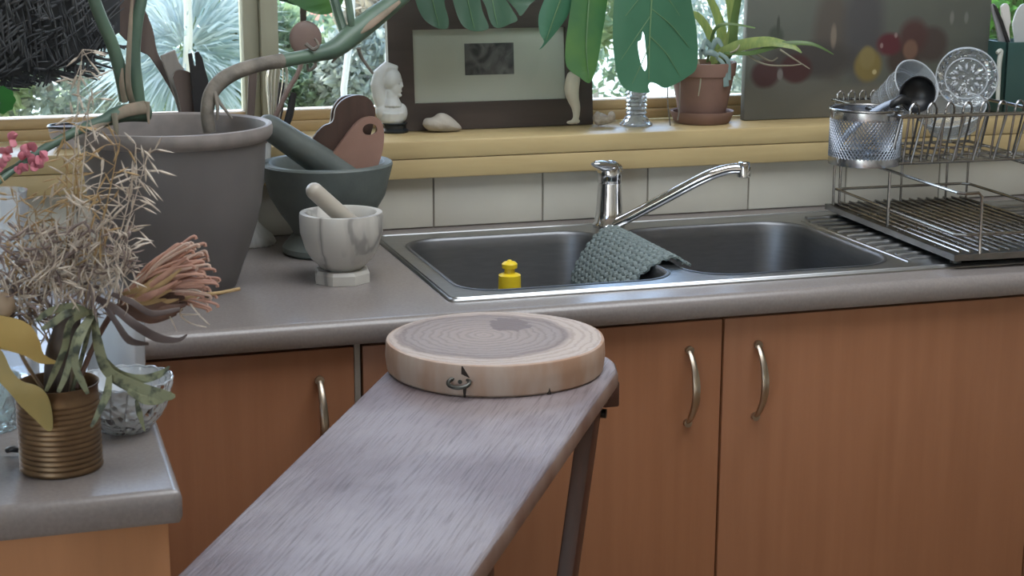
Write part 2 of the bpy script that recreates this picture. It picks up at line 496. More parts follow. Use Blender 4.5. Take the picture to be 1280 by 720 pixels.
s0 = W(768, 281, -0.125); s1 = W(880, 222, -0.20); s2 = W(910, 211.5, -0.215); s3 = W(928, 211, -0.225)
pth = spline([s0, s0.lerp(s1, .5), s1, s2, s3], 6)
spt = MB().tube(pth, [0.0095, 0.0098, 0.0098, 0.0095, 0.0092], 14)
spt.build('spout', chrome, tap)
e0 = W(930, 209, -0.225)
MB().lathe(e0+V(0, 0, -0.017), [(0, 0), (0.0105, 0), (0.0118, 0.001), (0.0118, 0.022), (0.0095, 0.026), (0, 0.027)], 20).build('aerator', chrome, tap)

# ------------------------------------------------------------------ dish cloth over the divider, soap bottle
cloth_m = mat('knit_cloth', (0.21, 0.25, 0.25), (0.14, 0.175, 0.175), rough=0.95, scale=160, bump=0.5, bscale=240)
def cl(u, v):
    # u across the divider (left bowl wall -> top -> right), v from back to front
    xm = 0.262
    y = -0.175 - 0.262*v + 0.012*math.sin(u*5)*v
    if u < 0.62:                          # hangs down the left bowl's side, flaring
        t = u/0.62; x = 0.214 - 0.012*(1-t) + (0.043+0.006*v)*t**1.5; z = zt+0.006 - 0.085*(1-t)**1.25
        x -= 0.018*(1-t)*v
    else:
        t = (u-0.62)/0.38; x = 0.257+0.006*v + 0.050*t*(1.0-0.25*v) ; z = zt+0.006 + 0.006*math.sin(PI*min(1, t*1.3)) - 0.008*t*t
    st = 0.0034*abs(math.sin(u*19*PI))*abs(math.sin(v*13*PI + (PI/2 if int(u*19) % 2 else 0)))
    return Vector((x - st*0.7, y, z + st*0.8))
ck = MB().grid(cl, 133, 104).build('dish_cloth', cloth_m, None, angle=80)
md = ck.modifiers.new('thick', 'SOLIDIFY'); md.thickness = 0.004; md.offset = 1
tag(ck, 'grey-green knitted dish cloth draped over the sink divider', 'cloth')

yel = mat('yellow_plastic', (0.75, 0.55, 0.02), (0.70, 0.50, 0.02), rough=0.35)
clear_b = mat('soap_bottle_plastic', (0.72, 0.68, 0.52), (0.70, 0.66, 0.50), rough=0.3)
bp = W(637, 345, -0.40); bz = 0.9045-0.165+.0015; zt_b = W(637, 325, -0.40).z
btl = thing('soap_bottle', (bp.x, -0.40, bz), 'dish soap bottle with yellow push-pull cap standing in left sink bowl', 'bottle')
H = zt_b - bz
MB().lathe((bp.x, -0.40, bz), [(0, 0), (0.030, 0), (0.033, 0.004), (0.033, H-.085), (0.030, H-.068), (0.021, H-.056), (0.018, H-.046), (0, H-.046)], 24).build('body', clear_b, btl)
MB().lathe((bp.x, -0.40, bz), [(0, H-.047), (0.0178, H-.047), (0.0172, H-.0235), (0.0135, H-.0215), (0.0085, H-.0205), (0.0078, H-.013), (0.0118, H-.0125), (0.0123, H-.006), (0.009, H-.003), (0.004, H-.0015), (0.003, H), (0, H)], 24).build('cap', yel, btl)
# ------------------------------------------------------------------ narrow wooden bench top (old ironing board) with legs
bw = mat('bench_wood', (0.215, 0.185, 0.19), (0.09, 0.07, 0.072), rough=0.40, scale=7, stretch=(2.4, 52, 52), rot=(0, 0, math.radians(59.7)), lo_=0.5, hi_=0.8, bump=0.2, bscale=9, rough2=0.55, detail=7)
# old damp stains: large soft brown-violet patches in the weathered surface
_n = bw.node_tree.nodes; _l = bw.node_tree.links; _b = _n['Principled BSDF']
_src = _b.inputs['Base Color'].links[0].from_socket
_tc = _n.new('ShaderNodeTexCoord'); _nz = _n.new('ShaderNodeTexNoise'); _nz.inputs['Scale'].default_value = 5.5; _nz.inputs['Detail'].default_value = 5
_l.new(_tc.outputs['Object'], _nz.inputs['Vector'])
_r = _n.new('ShaderNodeValToRGB'); _r.color_ramp.elements[0].position = .38; _r.color_ramp.elements[0].color = (0.74, 0.65, 0.66, 1); _r.color_ramp.elements[1].position = .62; _r.color_ramp.elements[1].color = (1.2, 1.18, 1.18, 1)
_l.new(_nz.outputs['Fac'], _r.inputs['Fac'])
_m = _n.new('ShaderNodeMix'); _m.data_type = 'RGBA'; _m.blend_type = 'MULTIPLY'; _m.inputs['Factor'].default_value = 1.0
_l.new(_src, _m.inputs['A']); _l.new(_r.outputs['Color'], _m.inputs['B']); _l.new(_m.outputs['Result'], _b.inputs['Base Color'])
bl = mat('bench_leg_wood', (0.075, 0.028, 0.018), (0.05, 0.02, 0.013), rough=0.5, scale=6, stretch=(9, 9, 1))
ZB = 0.862
bench = thing('ironing_bench', (-0.35, -1.25, 0), 'narrow weathered wooden ironing-board bench with dark legs running from foreground to sink', 'bench')
o2 = [(-0.222, -0.684), (-0.20, -0.668), (-0.165, -0.668), (0.010, -0.748), (0.030, -0.760), (0.042, -0.776), (0.041, -0.800), (0.029, -0.841), (-0.342, -1.444), (-0.53, -1.76), (-0.56, -1.775), (-0.79, -1.72), (-0.80, -1.70), (-0.599, -1.366), (-0.257, -0.747)]
P = [Vector((x, y, ZB)) for x, y in o2]
def inset(P, d, z):
    n = len(P); out = []
    for i in range(n):
        a = (P[i]-P[i-1]).normalized(); b = (P[(i+1) % n]-P[i]).normalized()
        na = Vector((a.y, -a.x, 0)); nb = Vector((b.y, -b.x, 0)); nn = (na+nb)
        nn = nn/(max(0.4, nn.length_squared/2)); out.append(Vector((P[i].x+nn.x*d, P[i].y+nn.y*d, z)))
    return out
mb = MB()
mb.loft([inset(P, 0.001, ZB-.024), inset(P, 0, ZB-.020), inset(P, 0, ZB-.006), inset(P, 0.002, ZB-.002), inset(P, 0.006, ZB)])
for z, d in ((ZB, 0.006), (ZB-.024, 0.001)):
    I = inset(P, d, z); vs = [mb.bm.verts.new(p) for p in I]
    for t in tessellate_polygon([I]): mb.bm.faces.new([vs[i] for i in t])
bmesh.ops.remove_doubles(mb.bm, verts=mb.bm.verts, dist=1e-5)
mb.build('board', bw, bench)
me_ = MB(); me_.loft([inset(P, 0.0004, ZB-.0236), inset(P, -0.0008, ZB-.0195), inset(P, -0.0008, ZB-.0065), inset(P, 0.0006, ZB-.0034)]); me_.build('worn_edge', mat('worn_brown_edge', (0.15, 0.085, 0.065), (0.24, 0.17, 0.14), rough=.5, scale=18, stretch=(1, 1, .5)), bench)
U = Vector((0.505, 0.863, 0)); S = Vector((0.863, -0.505, 0))   # along and across the board
def bar(a, b, w_, d_, name, m_=bl):
    a = Vector(a); b = Vector(b); t = (b-a).normalized(); s = S - t*S.dot(t); s.normalize(); n = t.cross(s)
    M = Matrix((s, n, t)).transposed().to_4x4(); M.translation = (a+b)/2
    return MB().box((-w_/2, -d_/2, -(b-a).length/2), (w_/2, d_/2, (b-a).length/2), 0.002, M=M).build(name, m_, bench)
# far legs slope down and inward, near legs the same; cleats and a stretcher
fr = Vector((0.006, -0.815, ZB-.026)); fl_ = Vector((-0.205, -0.695, ZB-.026))
bar(fr, Vector((-0.118, -0.855, 0.0)), 0.022, 0.05, 'leg'); bar(fl_, Vector((-0.33, -0.735, 0.0)), 0.022, 0.05, 'leg')
nr = Vector((-0.268, -1.205, ZB-.026)); nl = nr - S*0.2
bar(nr, Vector((-0.268, -1.23, 0.0)), 0.024, 0.05, 'leg'); bar(nl, nl + Vector((0, -0.025, -ZB+.026)), 0.024, 0.05, 'leg')
ce = Vector((-0.085, -0.752, ZB-.038)); M = Matrix((S, U, Vector((0, 0, 1)))).transposed().to_4x4(); M.translation = ce
MB().box((-0.128, -0.02, -0.014), (0.128, 0.02, 0.0139), 0.002, M=M).build('end_cleat', bl, bench)
M = M.copy(); M.translation = (nr+nl)/2 + V(0, 0, -.014)
MB().box((-0.12, -0.02, -0.0125), (0.115, 0.02, 0.0155), 0.002, M=M).build('cleat', bl, bench)
bar((fr+fl_)/2+V(-.09, -.03, -.5), (nr+nl)/2+V(0, -.02, -.5), 0.03, 0.02, 'stretcher')
cbk = W(760, 493, -.80); MB().box((cbk.x-.012, -.816, cbk.z-.014), (cbk.x+.011, -.785, ZB-.0245), .003).build('corner_block', bl, bench)
bx = W(757, 517, -0.80)
MB().tube([bx-S*0.012, bx+S*0.001], 0.0062, 10).build('bolt', mat('dark_iron', (0.03, 0.028, 0.027), rough=0.5, metal=0.7), bench)

# ------------------------------------------------------------------ round log-slice chopping block
blk_top = bpy.data.materials.new('log_slice'); blk_top.use_nodes = True
n = blk_top.node_tree.nodes; l = blk_top.node_tree.links; b = n['Principled BSDF']; b.inputs['Roughness'].default_value = 0.6
tc = n.new('ShaderNodeTexCoord'); mp = n.new('ShaderNodeMapping'); mp.inputs['Location'].default_value = (0.012, -0.012, 0)
l.new(tc.outputs['Object'], mp.inputs['Vector'])
n6 = n.new('ShaderNodeTexNoise'); n6.inputs['Scale'].default_value = 55; n6.inputs['Detail'].default_value = 4; l.new(mp.outputs['Vector'], n6.inputs['Vector'])
nz = n.new('ShaderNodeTexNoise'); nz.inputs['Scale'].default_value = 14; l.new(mp.outputs['Vector'], nz.inputs['Vector'])
wv = n.new('ShaderNodeTexWave'); wv.wave_type = 'RINGS'; wv.rings_direction = 'Z'; wv.inputs['Scale'].default_value = 27
wv.inputs['Distortion'].default_value = 6; wv.inputs['Detail'].default_value = 5; wv.inputs['Detail Scale'].default_value = 1.6; wv.inputs['Detail Roughness'].default_value = .6
l.new(mp.outputs['Vector'], wv.inputs['Vector'])
sx = n.new('ShaderNodeSeparateXYZ'); l.new(mp.outputs['Vector'], sx.inputs['Vector'])
def mth(op, a, c=None):
    x = n.new('ShaderNodeMath'); x.operation = op
    for i, v in enumerate((a, c)):
        if v is None: continue
        if isinstance(v, (int, float)): x.inputs[i].default_value = v
        else: l.new(v, x.inputs[i])
    return x.outputs[0]
rad = mth('SQRT', mth('ADD', mth('POWER', sx.outputs['X'], 2), mth('POWER', sx.outputs['Y'], 2)))
rad = mth('ADD', rad, mth('MULTIPLY', mth('SUBTRACT', nz.outputs['Fac'], 0.5), 0.03))
rr = n.new('ShaderNodeValToRGB'); e = rr.color_ramp.elements
e[0].position = 0.0; e[0].color = (0.30, 0.24, 0.215, 1); e[1].position = 1.0; e[1].color = (0.41, 0.335, 0.29, 1)
for p, c in ((0.66, (0.245, 0.20, 0.185, 1)), (0.735, (0.20, 0.155, 0.14, 1)), (0.80, (0.40, 0.325, 0.28, 1))):
    x = e.new(p); x.color = c
l.new(mth('DIVIDE', rad, 0.15), rr.inputs['Fac'])
mx = n.new('ShaderNodeMix'); mx.data_type = 'RGBA'; mx.blend_type = 'MULTIPLY'; mx.inputs['Factor'].default_value = 0.42
wr = n.new('ShaderNodeValToRGB'); wr.color_ramp.elements[0].color = (0.5, 0.48, 0.46, 1); wr.color_ramp.elements[1].color = (1, 1, 1, 1); wr.color_ramp.elements[1].position = 0.5
l.new(wv.outputs['Color'], wr.inputs['Fac']); l.new(rr.outputs['Color'], mx.inputs['A']); l.new(wr.outputs['Color'], mx.inputs['B'])
# an old water stain and the knife-worn pale side grain
def blot(cx, cy, rx, ry, soft=0.15):
    dx = mth('DIVIDE', mth('SUBTRACT', sx.outputs['X'], cx), rx); dy = mth('DIVIDE', mth('SUBTRACT', sx.outputs['Y'], cy), ry)
    d = mth('ADD', mth('ADD', mth('POWER', dx, 2), mth('POWER', dy, 2)), mth('MULTIPLY', mth('SUBTRACT', n6.outputs['Fac'], 0.5), 2.6))
    r_ = n.new('ShaderNodeMapRange'); r_.inputs['From Min'].default_value = 1.0; r_.inputs['From Max'].default_value = 1.0+soft
    r_.inputs['To Min'].default_value = 1; r_.inputs['To Max'].default_value = 0; l.new(d, r_.inputs['Value']); return r_.outputs['Result']
m2 = n.new('ShaderNodeMix'); m2.data_type = 'RGBA'; l.new(blot(0.048, 0.045, 0.026, 0.034), m2.inputs['Factor'])
l.new(mx.outputs['Result'], m2.inputs['A']); m2.inputs['B'].default_value = (0.15, 0.115, 0.11, 1)
l.new(m2.outputs['Result'], b.inputs['Base Color'])
bpn = n.new('ShaderNodeBump'); bpn.inputs['Strength'].default_value = 0.15; bpn.inputs['Distance'].default_value = 0.004
l.new(wv.outputs['Fac'], bpn.inputs['Height']); l.new(bpn.outputs['Normal'], b.inputs['Normal'])
side_m = mat('sawn_sapwood', (0.43, 0.34, 0.28), (0.33, 0.195, 0.125), rough=0.65, scale=13, stretch=(1.6, 1.6, 0.5), lo_=0.35, hi_=0.65, bump=0.15, bscale=22, detail=6)
BC = Vector((-0.121, -0.786, ZB+0.0005)); BRd = 0.1425
blk = thing('chopping_block', BC, 'round log-slice chopping block lying on the far end of the bench', 'chopping board')
rim_mod = lambda a, z: 1 + 0.008*math.sin(2*a+1) + 0.005*math.sin(5*a)
MB().lathe(BC, [(BRd-.004, 0.0415), (BRd-.001, 0.0405), (BRd, 0.038), (BRd+.001, 0.02), (BRd-.001, 0.003), (BRd-.004, 0), (0, 0)], 72, mod=rim_mod).build('sawn_edge', side_m, blk)
MB().lathe(BC, [(0, 0.0415), (0.05, 0.0416), (0.1, 0.0417), (BRd-.004, 0.0415)], 72, mod=rim_mod).build('top_face', blk_top, blk)
iron = bpy.data.materials['dark_iron']
# screw eye and the cracks on the front of the block
def onrim(px, z, d=0.0):
    best = None
    for i in range(720):
        a = 2*PI*i/720; p = BC + Vector((math.cos(a)*BRd*rim_mod(a, 0), math.sin(a)*BRd*rim_mod(a, 0), z))
        if (p-BC).dot(CAM-BC) < 0: continue
        dd = p-CAM; x = 640 + FPX*sum(AX[i][0]*dd[i] for i in range(3))/sum(AX[i][2]*dd[i] for i in range(3))
        if best is None or abs(x-px) < best[0]: best = (abs(x-px), p, Vector((math.cos(a), math.sin(a), 0)))
    return best[1] + best[2]*d, best[2]
c0, nrm = onrim(576, 0.020, 0.006)
tn = Vector((-nrm.y, nrm.x, 0))
ringp = [c0 + tn*0.0135*math.cos(2*PI*i/24) + (nrm*0.010+Vector((0, 0, -0.0035)))*math.sin(2*PI*i/24) for i in range(24)]
ey = MB().tube(ringp, 0.0026, 8, closed=True); ey.tube([c0-nrm*0.02, c0-nrm*0.004], 0.0028, 8)
ey.build('screw_eye', mat('dull_iron_eye', (0.09, 0.09, 0.08), (0.05, 0.05, 0.045), rough=.45, metal=.8), blk)
crack_m = mat('crack_shadow_wood', (0.03, 0.02, 0.015), rough=0.9)
for px, w0, z0, z1 in ((580, 0.0045, 0.0, 0.0395), (687, 0.0022, 0.0, 0.008)):
    p0, nn = onrim(px, z0, 0.0004); p1, _ = onrim(px, z1, 0.0004); tt = Vector((-nn.y, nn.x, 0))
    if px == 580: pl = [p0-tt*.001, p0+tt*.001, p0.lerp(p1, .5)+tt*.004, p0.lerp(p1, .66)+tt*.007, p1-tt*.002, p1-tt*.0035, p0.lerp(p1, .6)-tt*.004, p0.lerp(p1, .45)-tt*.002]
    else: pl = [p0-tt*w0, p0+tt*w0, p1]
    MB().poly(pl, -nn*0.003).build('crack', crack_m, blk, smooth=False)

# ------------------------------------------------------------------ mortars and pestles
soap = mat('grey_green_stone', (0.13, 0.15, 0.14), (0.085, 0.10, 0.095), rough=0.5, scale=14, lo_=0.3, hi_=0.75, bump=0.12, bscale=50, rough2=0.62)
marb = bpy.data.materials.new('veined_marble'); marb.use_nodes = True
n = marb.node_tree.nodes; l = marb.node_tree.links; b = n['Principled BSDF']; b.inputs['Roughness'].default_value = 0.35
tc = n.new('ShaderNodeTexCoord'); mp = n.new('ShaderNodeMapping'); mp.inputs['Rotation'].default_value = (0, 0.25, 0.5); mp.inputs['Scale'].default_value = (1, 1, 0.35)
wv = n.new('ShaderNodeTexWave'); wv.inputs['Scale'].default_value = 5; wv.inputs['Distortion'].default_value = 9; wv.inputs['Detail'].default_value = 4; wv.inputs['Detail Scale'].default_value = 2
rp = n.new('ShaderNodeValToRGB'); e = rp.color_ramp.elements; e[0].color = (0.26, 0.25, 0.235, 1); e[0].position = 0.0; e[1].color = (0.50, 0.48, 0.44, 1); e[1].position = 1
x = e.new(0.05); x.color = (0.42, 0.40, 0.37, 1); x = e.new(0.3); x.color = (0.50, 0.48, 0.44, 1)
l.new(tc.outputs['Object'], mp.inputs['Vector']); l.new(mp.outputs['Vector'], wv.inputs['Vector']); l.new(wv.outputs['Fac'], rp.inputs['Fac']); l.new(rp.outputs['Color'], b.inputs['Base Color'])

mc = Z(411, 315); mc.z = CT+.0003
S1 = mpp(mc)
big = thing('stone_mortar', mc, 'large grey-green stone mortar holding wooden boards behind the marble mortar', 'mortar')
r0 = 81.5*S1
hB = W(412, 202, mc.y).z - CT
MB().lathe(mc, [(0, 0), (0.056*1.25, 0), (0.060*1.25, 0.004), (0.060*1.25, 0.012), (0.052*1.22, 0.026), (0.047*1.2, 0.034), (0.052*1.2, 0.046), (0.068*1.15, 0.068), (0.083*1.13, 0.095), (r0*0.955, hB-.022), (r0, hB-.003), (r0-.002, hB), (r0-.014, hB), (r0-.018, hB-.004), (r0-.03, hB-.04), (0.045, 0.06), (0, 0.052)], 56).build('bowl', soap, big)
pst = thing('stone_pestle', W(395, 205, mc.y), 'thick grey-green stone pestle leaning out of the large mortar', 'pestle')
pa = W(338, 160, mc.y-.02); pb = W(422, 216, mc.y-.005); dr = (pb-pa).normalized()
MB().tube([pa-dr*.022, pa-dr*.019, pa-dr*.012, pa, pa.lerp(pb, .5), pb, pb+dr*.03, pb+dr*.042, pb+dr*.047], [0.006, 0.013, 0.018, 0.0205, 0.0235, 0.026, 0.028, 0.02, 0.01], 20).build('shaft', soap, pst)
mm = Z(428, 351); mm.z = CT+.0003
S2 = mpp(mm)
mar = thing('marble_mortar', mm, 'small pale veined marble mortar in front of the large stone mortar', 'mortar')
r1 = 51.8*S2; hM = W(428, 265, mm.y).z - CT
MB().lathe(mm, [(0.0, 0.015), (0.028, 0.019), (0.034, 0.024), (0.046, 0.036), (0.0545, 0.05), (0.059, hM*0.62), (r1*0.99, hM*0.72), (r1, hM-.004), (r1-.001, hM), (r1-.009, hM), (r1-.012, hM-.003), (r1-.018, hM-.03), (0.03, hM-.07), (0, hM-.075)], 48).build('bowl', marb, mar)
MB().lathe(mm, [(0, 0), (0.0435, 0), (0.0435, 0.014), (0.040, 0.019), (0.0, 0.019)], 8, M=Matrix.Rotation(0.25, 3, 'Z')).build('foot', marb, mar, angle=20)
pm = mat('pestle_marble', (0.42, 0.38, 0.32), (0.36, 0.32, 0.27), rough=0.4, scale=14)
pa = W(392, 238, mm.y-.01); pb = W(432, 274, mm.y+.008); dr = (pb-pa).normalized()
pt = MB().tube([pa-dr*.010, pa-dr*.0085, pa-dr*.004, pa, pb, pb+dr*.02, pb+dr*.03], [0.003, 0.008, 0.0115, 0.0128, 0.0135, 0.015, 0.01], 18)
solo('marble_pestle', pt, pm, 'cream stone pestle leaning in the small marble mortar', 'pestle')
# boards standing in the big mortar
brown = mat('dark_brown_wood', (0.085, 0.048, 0.036), (0.06, 0.034, 0.026), rough=0.5, scale=8, stretch=(8, 8, 1))
pink = mat('pink_brown_wood', (0.30, 0.175, 0.135), (0.25, 0.14, 0.105), rough=0.5, scale=16, bump=0.05)
edge_w = mat('board_edge', (0.26, 0.2, 0.16), rough=0.6)
yb = mc.y
def board(pts, y, th, name, m_, label, hole=None, tilt=0.0, sm=4):
    P = spline([W(a, b, y) for a, b in pts]+[W(*pts[0], y)], sm)[:-1]
    m = MB()
    if hole:
        hc = W(hole[0], hole[1], y); hr = hole[2]*mpp(hc)
        L2 = [hc + Vector((math.cos(2*PI*i/18)*hr*1.25, 0, math.sin(2*PI*i/18)*hr)) for i in range(18)]
        off = Vector((0, th, 0))
        for o in (Vector(), off):
            b_ = fill([[p+o for p in P], [p+o for p in L2]], 0); me = bpy.data.meshes.new('t'); b_.to_mesh(me); b_.free(); m.bm.from_mesh(me); bpy.data.meshes.remove(me)
        m.loft([P, [p+off for p in P]]); m.loft([L2, [p+off for p in L2]])
        bmesh.ops.remove_doubles(m.bm, verts=m.bm.verts, dist=1e-6)
    else: m.poly(P, (0, th, 0))
    return solo(name, m, m_, label, 'board')
board([(404, 209), (425, 180), (440, 160), (452, 149), (466, 146), (476, 151), (480, 165), (479, 185), (474, 203), (466, 214), (430, 222)], yb-.018, 0.009, 'serving_board', pink, 'pinkish wooden paddle board with a round hole in the large stone mortar', (462.5, 162, 7.5))
board([(384, 192), (392, 172), (404, 158), (416, 152), (420, 135), (430, 124), (445, 119), (458, 121), (467, 131), (468, 150), (455, 190), (430, 215), (396, 215)], yb+.006, 0.008, 'serving_board', brown, 'dark brown lobed wooden board right behind the pink paddle board')
board([(384, 190), (396, 168), (412, 155), (415, 138), (424, 124), (436, 119), (452, 120), (462, 130), (464, 160), (440, 215), (396, 215)], yb+.021, 0.008, 'serving_board', brown, 'rearmost dark brown lobed wooden board in the large stone mortar')
# ------------------------------------------------------------------ big grey pot with the monstera
pot_m = mat('grey_glazed_pot', (0.13, 0.12, 0.117), (0.10, 0.092, 0.09), rough=0.42, scale=6, lo_=0.3, hi_=0.75, rough2=0.55, bump=0.03)
rim_m = mat('worn_pot_rim', (0.25, 0.22, 0.205), (0.19, 0.17, 0.16), rough=0.6, scale=30)
soil_m = mat('potting_soil', (0.05, 0.036, 0.026), (0.03, 0.022, 0.016), rough=0.95, scale=60, bump=0.8)
PC = Vector((-0.482, -0.362, CT+.0003))
mon = thing('potted_monstera', PC, 'large grey tapered pot with a tall monstera leaning towards the window', 'plant')
zr = 0.245
MB().lathe(PC, [(0, 0), (0.078, 0), (0.083, 0.004), (0.094, 0.035), (0.106, 0.066), (0.1165, 0.098), (0.124, 0.13), (0.1285, 0.165), (0.131, 0.195), (0.1325, zr-.026), (0.1325, zr-.022)], 72).build('pot', pot_m, mon)
MB().lathe(PC, [(0.1325, zr-.024), (0.138, zr-.022), (0.1425, zr-.016), (0.1435, zr-.007), (0.142, zr-.001), (0.138, zr), (0.1335, zr-.003), (0.131, zr-.012), (0.129, zr-.06)], 72).build('pot_rim', rim_m, mon)
MB().lathe(PC, [(0.1295, zr-.05), (0.06, zr-.036), (0, zr-.034)], 32).build('soil', soil_m, mon)
MB().lathe(PC, [(0.1335, zr-.012), (0.1305, zr-.03), (0.1285, zr-.055)], 72).build('pot_inner_wall', pot_m, mon)
stem_b = mat('monstera_old_stem', (0.20, 0.175, 0.145), (0.11, 0.10, 0.085), rough=0.75, scale=30, bump=0.5, bscale=40)
stem_g = mat('monstera_green_stem', (0.085, 0.14, 0.095), (0.06, 0.10, 0.075), rough=0.45, scale=14)
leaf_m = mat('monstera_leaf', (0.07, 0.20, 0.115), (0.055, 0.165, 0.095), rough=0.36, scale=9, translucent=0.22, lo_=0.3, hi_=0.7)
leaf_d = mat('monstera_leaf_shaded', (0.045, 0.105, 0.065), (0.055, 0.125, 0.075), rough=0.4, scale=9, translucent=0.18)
leaf_l = mat('monstera_young_leaf', (0.09, 0.21, 0.055), (0.055, 0.16, 0.06), rough=0.4, scale=12, translucent=0.25)
sheath_m = mat('dry_leaf_sheath', (0.25, 0.19, 0.14), (0.13, 0.12, 0.085), rough=0.8, scale=30, stretch=(1, 1, .4))
def pxtube(mb, pts, rpx, seg=10, k=5, **kw):
    """tube through (px, py, y) points, radii given in pixels"""
    P = [W(a, b, y) for a, b, y in pts]; s_ = [mpp(p) for p in P]
    Q = spline(P, k)
    n = len(rpx); rr_ = [rpx[i]*s_[min(i*len(s_)//n, len(s_)-1)] for i in range(n)]
    return mb.tube(Q, rr_, seg, **kw)
pxtube(MB(), [(262, 165, -.37), (259, 140, -.37), (264, 117, -.365), (278, 100, -.36), (300, 88, -.35), (328, 80, -.335), (352, 76, -.32)], [8, 8.5, 9.5, 10, 9.5, 9, 9.5], 12).build('woody_stem', stem_b, mon)
pxtube(MB(), [(348, 77, -.322), (375, 72, -.31), (400, 67, -.295), (420, 60, -.28), (440, 44, -.265), (465, 24, -.245), (492, 3, -.225), (530, -30, -.2), (580, -75, -.15)], [9, 8.5, 9.5, 12, 14, 14, 12, 11, 8], 14).build('green_stem', stem_g, mon)
for pts in (((270, 120, -.375), (276, 130, -.38), (290, 148, -.385)), ((268, 112, -.37), (272, 135, -.385), (271, 150, -.385)), ((382, 55, -.31), (392, 62, -.315), (398, 56, -.318), (393, 48, -.318)), ((392, 70, -.3), (394, 82, -.3), (386, 88, -.3), (384, 80, -.3)), ((448, 60, -.27), (452, 72, -.265), (466, 92, -.25)), ((432, 62, -.275), (424, 68, -.275), (415, 78, -.28))):
    pxtube(MB(), pts, [3.0, 2.2, 1.4], 7).build('aerial_root', stem_b, mon)
pxtube(MB(), [(446, 44, -.28), (462, 32, -.27), (480, 18, -.26), (500, 2, -.25)], [1, 4.5, 4, 2], 8, flat=0.35, hint=(0, -1, 0.3)).build('dry_sheath', sheath_m, mon)
pxtube(MB(), [(430, 40, -.26), (424, 22, -.25), (416, -6, -.24), (405, -40, -.22)], [6, 6, 6, 5], 8).build('petiole', stem_g, mon)
pxtube(MB(), [(440, 36, -.27), (438, 20, -.27), (434, -10, -.26)], [4, 5, 4], 8).build('petiole', stem_g, mon)
# left cluster: two stout petioles in brown sheaths, second stem running out to the left
pxtube(MB(), [(172, 138, -.36), (170, 110, -.36), (167, 70, -.355), (171, 30, -.35), (179, -10, -.34), (190, -60, -.33)], [11, 9.5, 8.5, 7.5, 7, 6], 12).build('petiole', stem_g, mon)
pxtube(MB(), [(158, 125, -.37), (151, 92, -.375), (140, 55, -.38), (122, 12, -.385), (105, -40, -.39)], [9, 8.5, 8, 8, 7], 12).build('petiole', stem_g, mon)
pxtube(MB(), [(182, 140, -.375), (152, 142, -.40), (128, 152, -.43), (100, 162, -.46), (62, 182, -.50), (30, 202, -.54), (-8, 232, -.58)], [13, 11, 8, 6, 5.5, 5, 4], 10).build('second_stem', stem_g, mon)
pxtube(MB(), [(182, 134, -.388), (160, 138, -.405), (138, 148, -.425), (112, 162, -.46)], [9, 8, 6, 3], 10, flat=0.5, hint=(0, -1, 0.4)).build('dry_sheath', sheath_m, mon)
for pts in (((156, 128, -.385), (152, 105, -.39), (153, 85, -.39)), ((166, 130, -.38), (160, 100, -.39), (163, 30, -.375), (166, -10, -.37)), ((182, 138, -.39), (184, 128, -.39), (186, 155, -.40)), ((143, 142, -.43), (145, 158, -.44), (147, 176, -.445))):
    pxtube(MB(), pts, [4, 3.5, 1.2], 7, flat=0.4, hint=(0, -1, 0)).build('dry_sheath', sheath_m, mon)

def leafpx(outline, f, m_, parent, holes=(), k=4, name='leaf', cuts=2):
    L = [[Vector((p.x, p.y, 0)) for p in spline([(a, b, 0) for a, b in outline]+[(outline[0][0], outline[0][1], 0)], k)[:-1]]]
    for h in holes: L.append([Vector((p.x, p.y, 0)) for p in spline([(a, b, 0) for a, b in h]+[(h[0][0], h[0][1], 0)], 2)[:-1]])
    bm = fill(L, 0)
    bmesh.ops.subdivide_edges(bm, edges=bm.edges[:], cuts=cuts, use_grid_fill=True)
    bmesh.ops.triangulate(bm, faces=bm.faces[:])
    for v in bm.verts: v.co = W(v.co.x, v.co.y, f(v.co.x, v.co.y))
    mb = MB(); mb.bm = bm
    o = mb.build(name, m_, parent, angle=180)
    md = o.modifiers.new('thickness', 'SOLIDIFY'); md.thickness = 0.0009
    return o
def vein(pts, f, parent, m_, r=1.1, d=-.0022):
    pxtube(MB(), [(a, b, f(a, b)+d) for a, b in pts], [r, r*.8, r*.4], 6).build('midrib', m_, parent)
vein_m = mat('leaf_vein', (0.13, 0.24, 0.11), rough=0.5)
# big leaf, hanging with its blade towards the room
fb = lambda x, y: -.075 - .00006*(y-20) + .0000045*(x-812)**2 + 0.002*math.sin(x*.11+y*.03)
lf = leafpx([(790, -120), (771, -60), (768, -10), (766, 30), (767, 65), (772, 95), (780, 110), (793, 115), (806, 116), (812, 115), (810, 108), (813, 103), (821, 105), (831, 110), (846, 104), (859, 96), (870, 86), (872, 62), (870, 35), (865, 8), (858, -30), (845, -90), (820, -130)], fb, leaf_m, mon,
            holes=[[(803, 39), (805.5, 44), (807, 60), (809, 80), (806, 89), (801, 80), (797.5, 62), (797, 52), (801, 50)]], k=3)
vein([(812, -100), (815, -20), (812, 50), (811, 100)], fb, lf, vein_m, 1.3)
for a, b in (((814, -20), (850, 20)), ((813, 10), (862, 60)), ((812, 45), (850, 95)), ((814, -20), (782, 20)), ((813, 20), (776, 75)), ((812, 55), (790, 105))):
    vein([a, ((a[0]+b[0])/2+2, (a[1]+b[1])/2-3), b], fb, lf, vein_m, 0.7, -.0016)
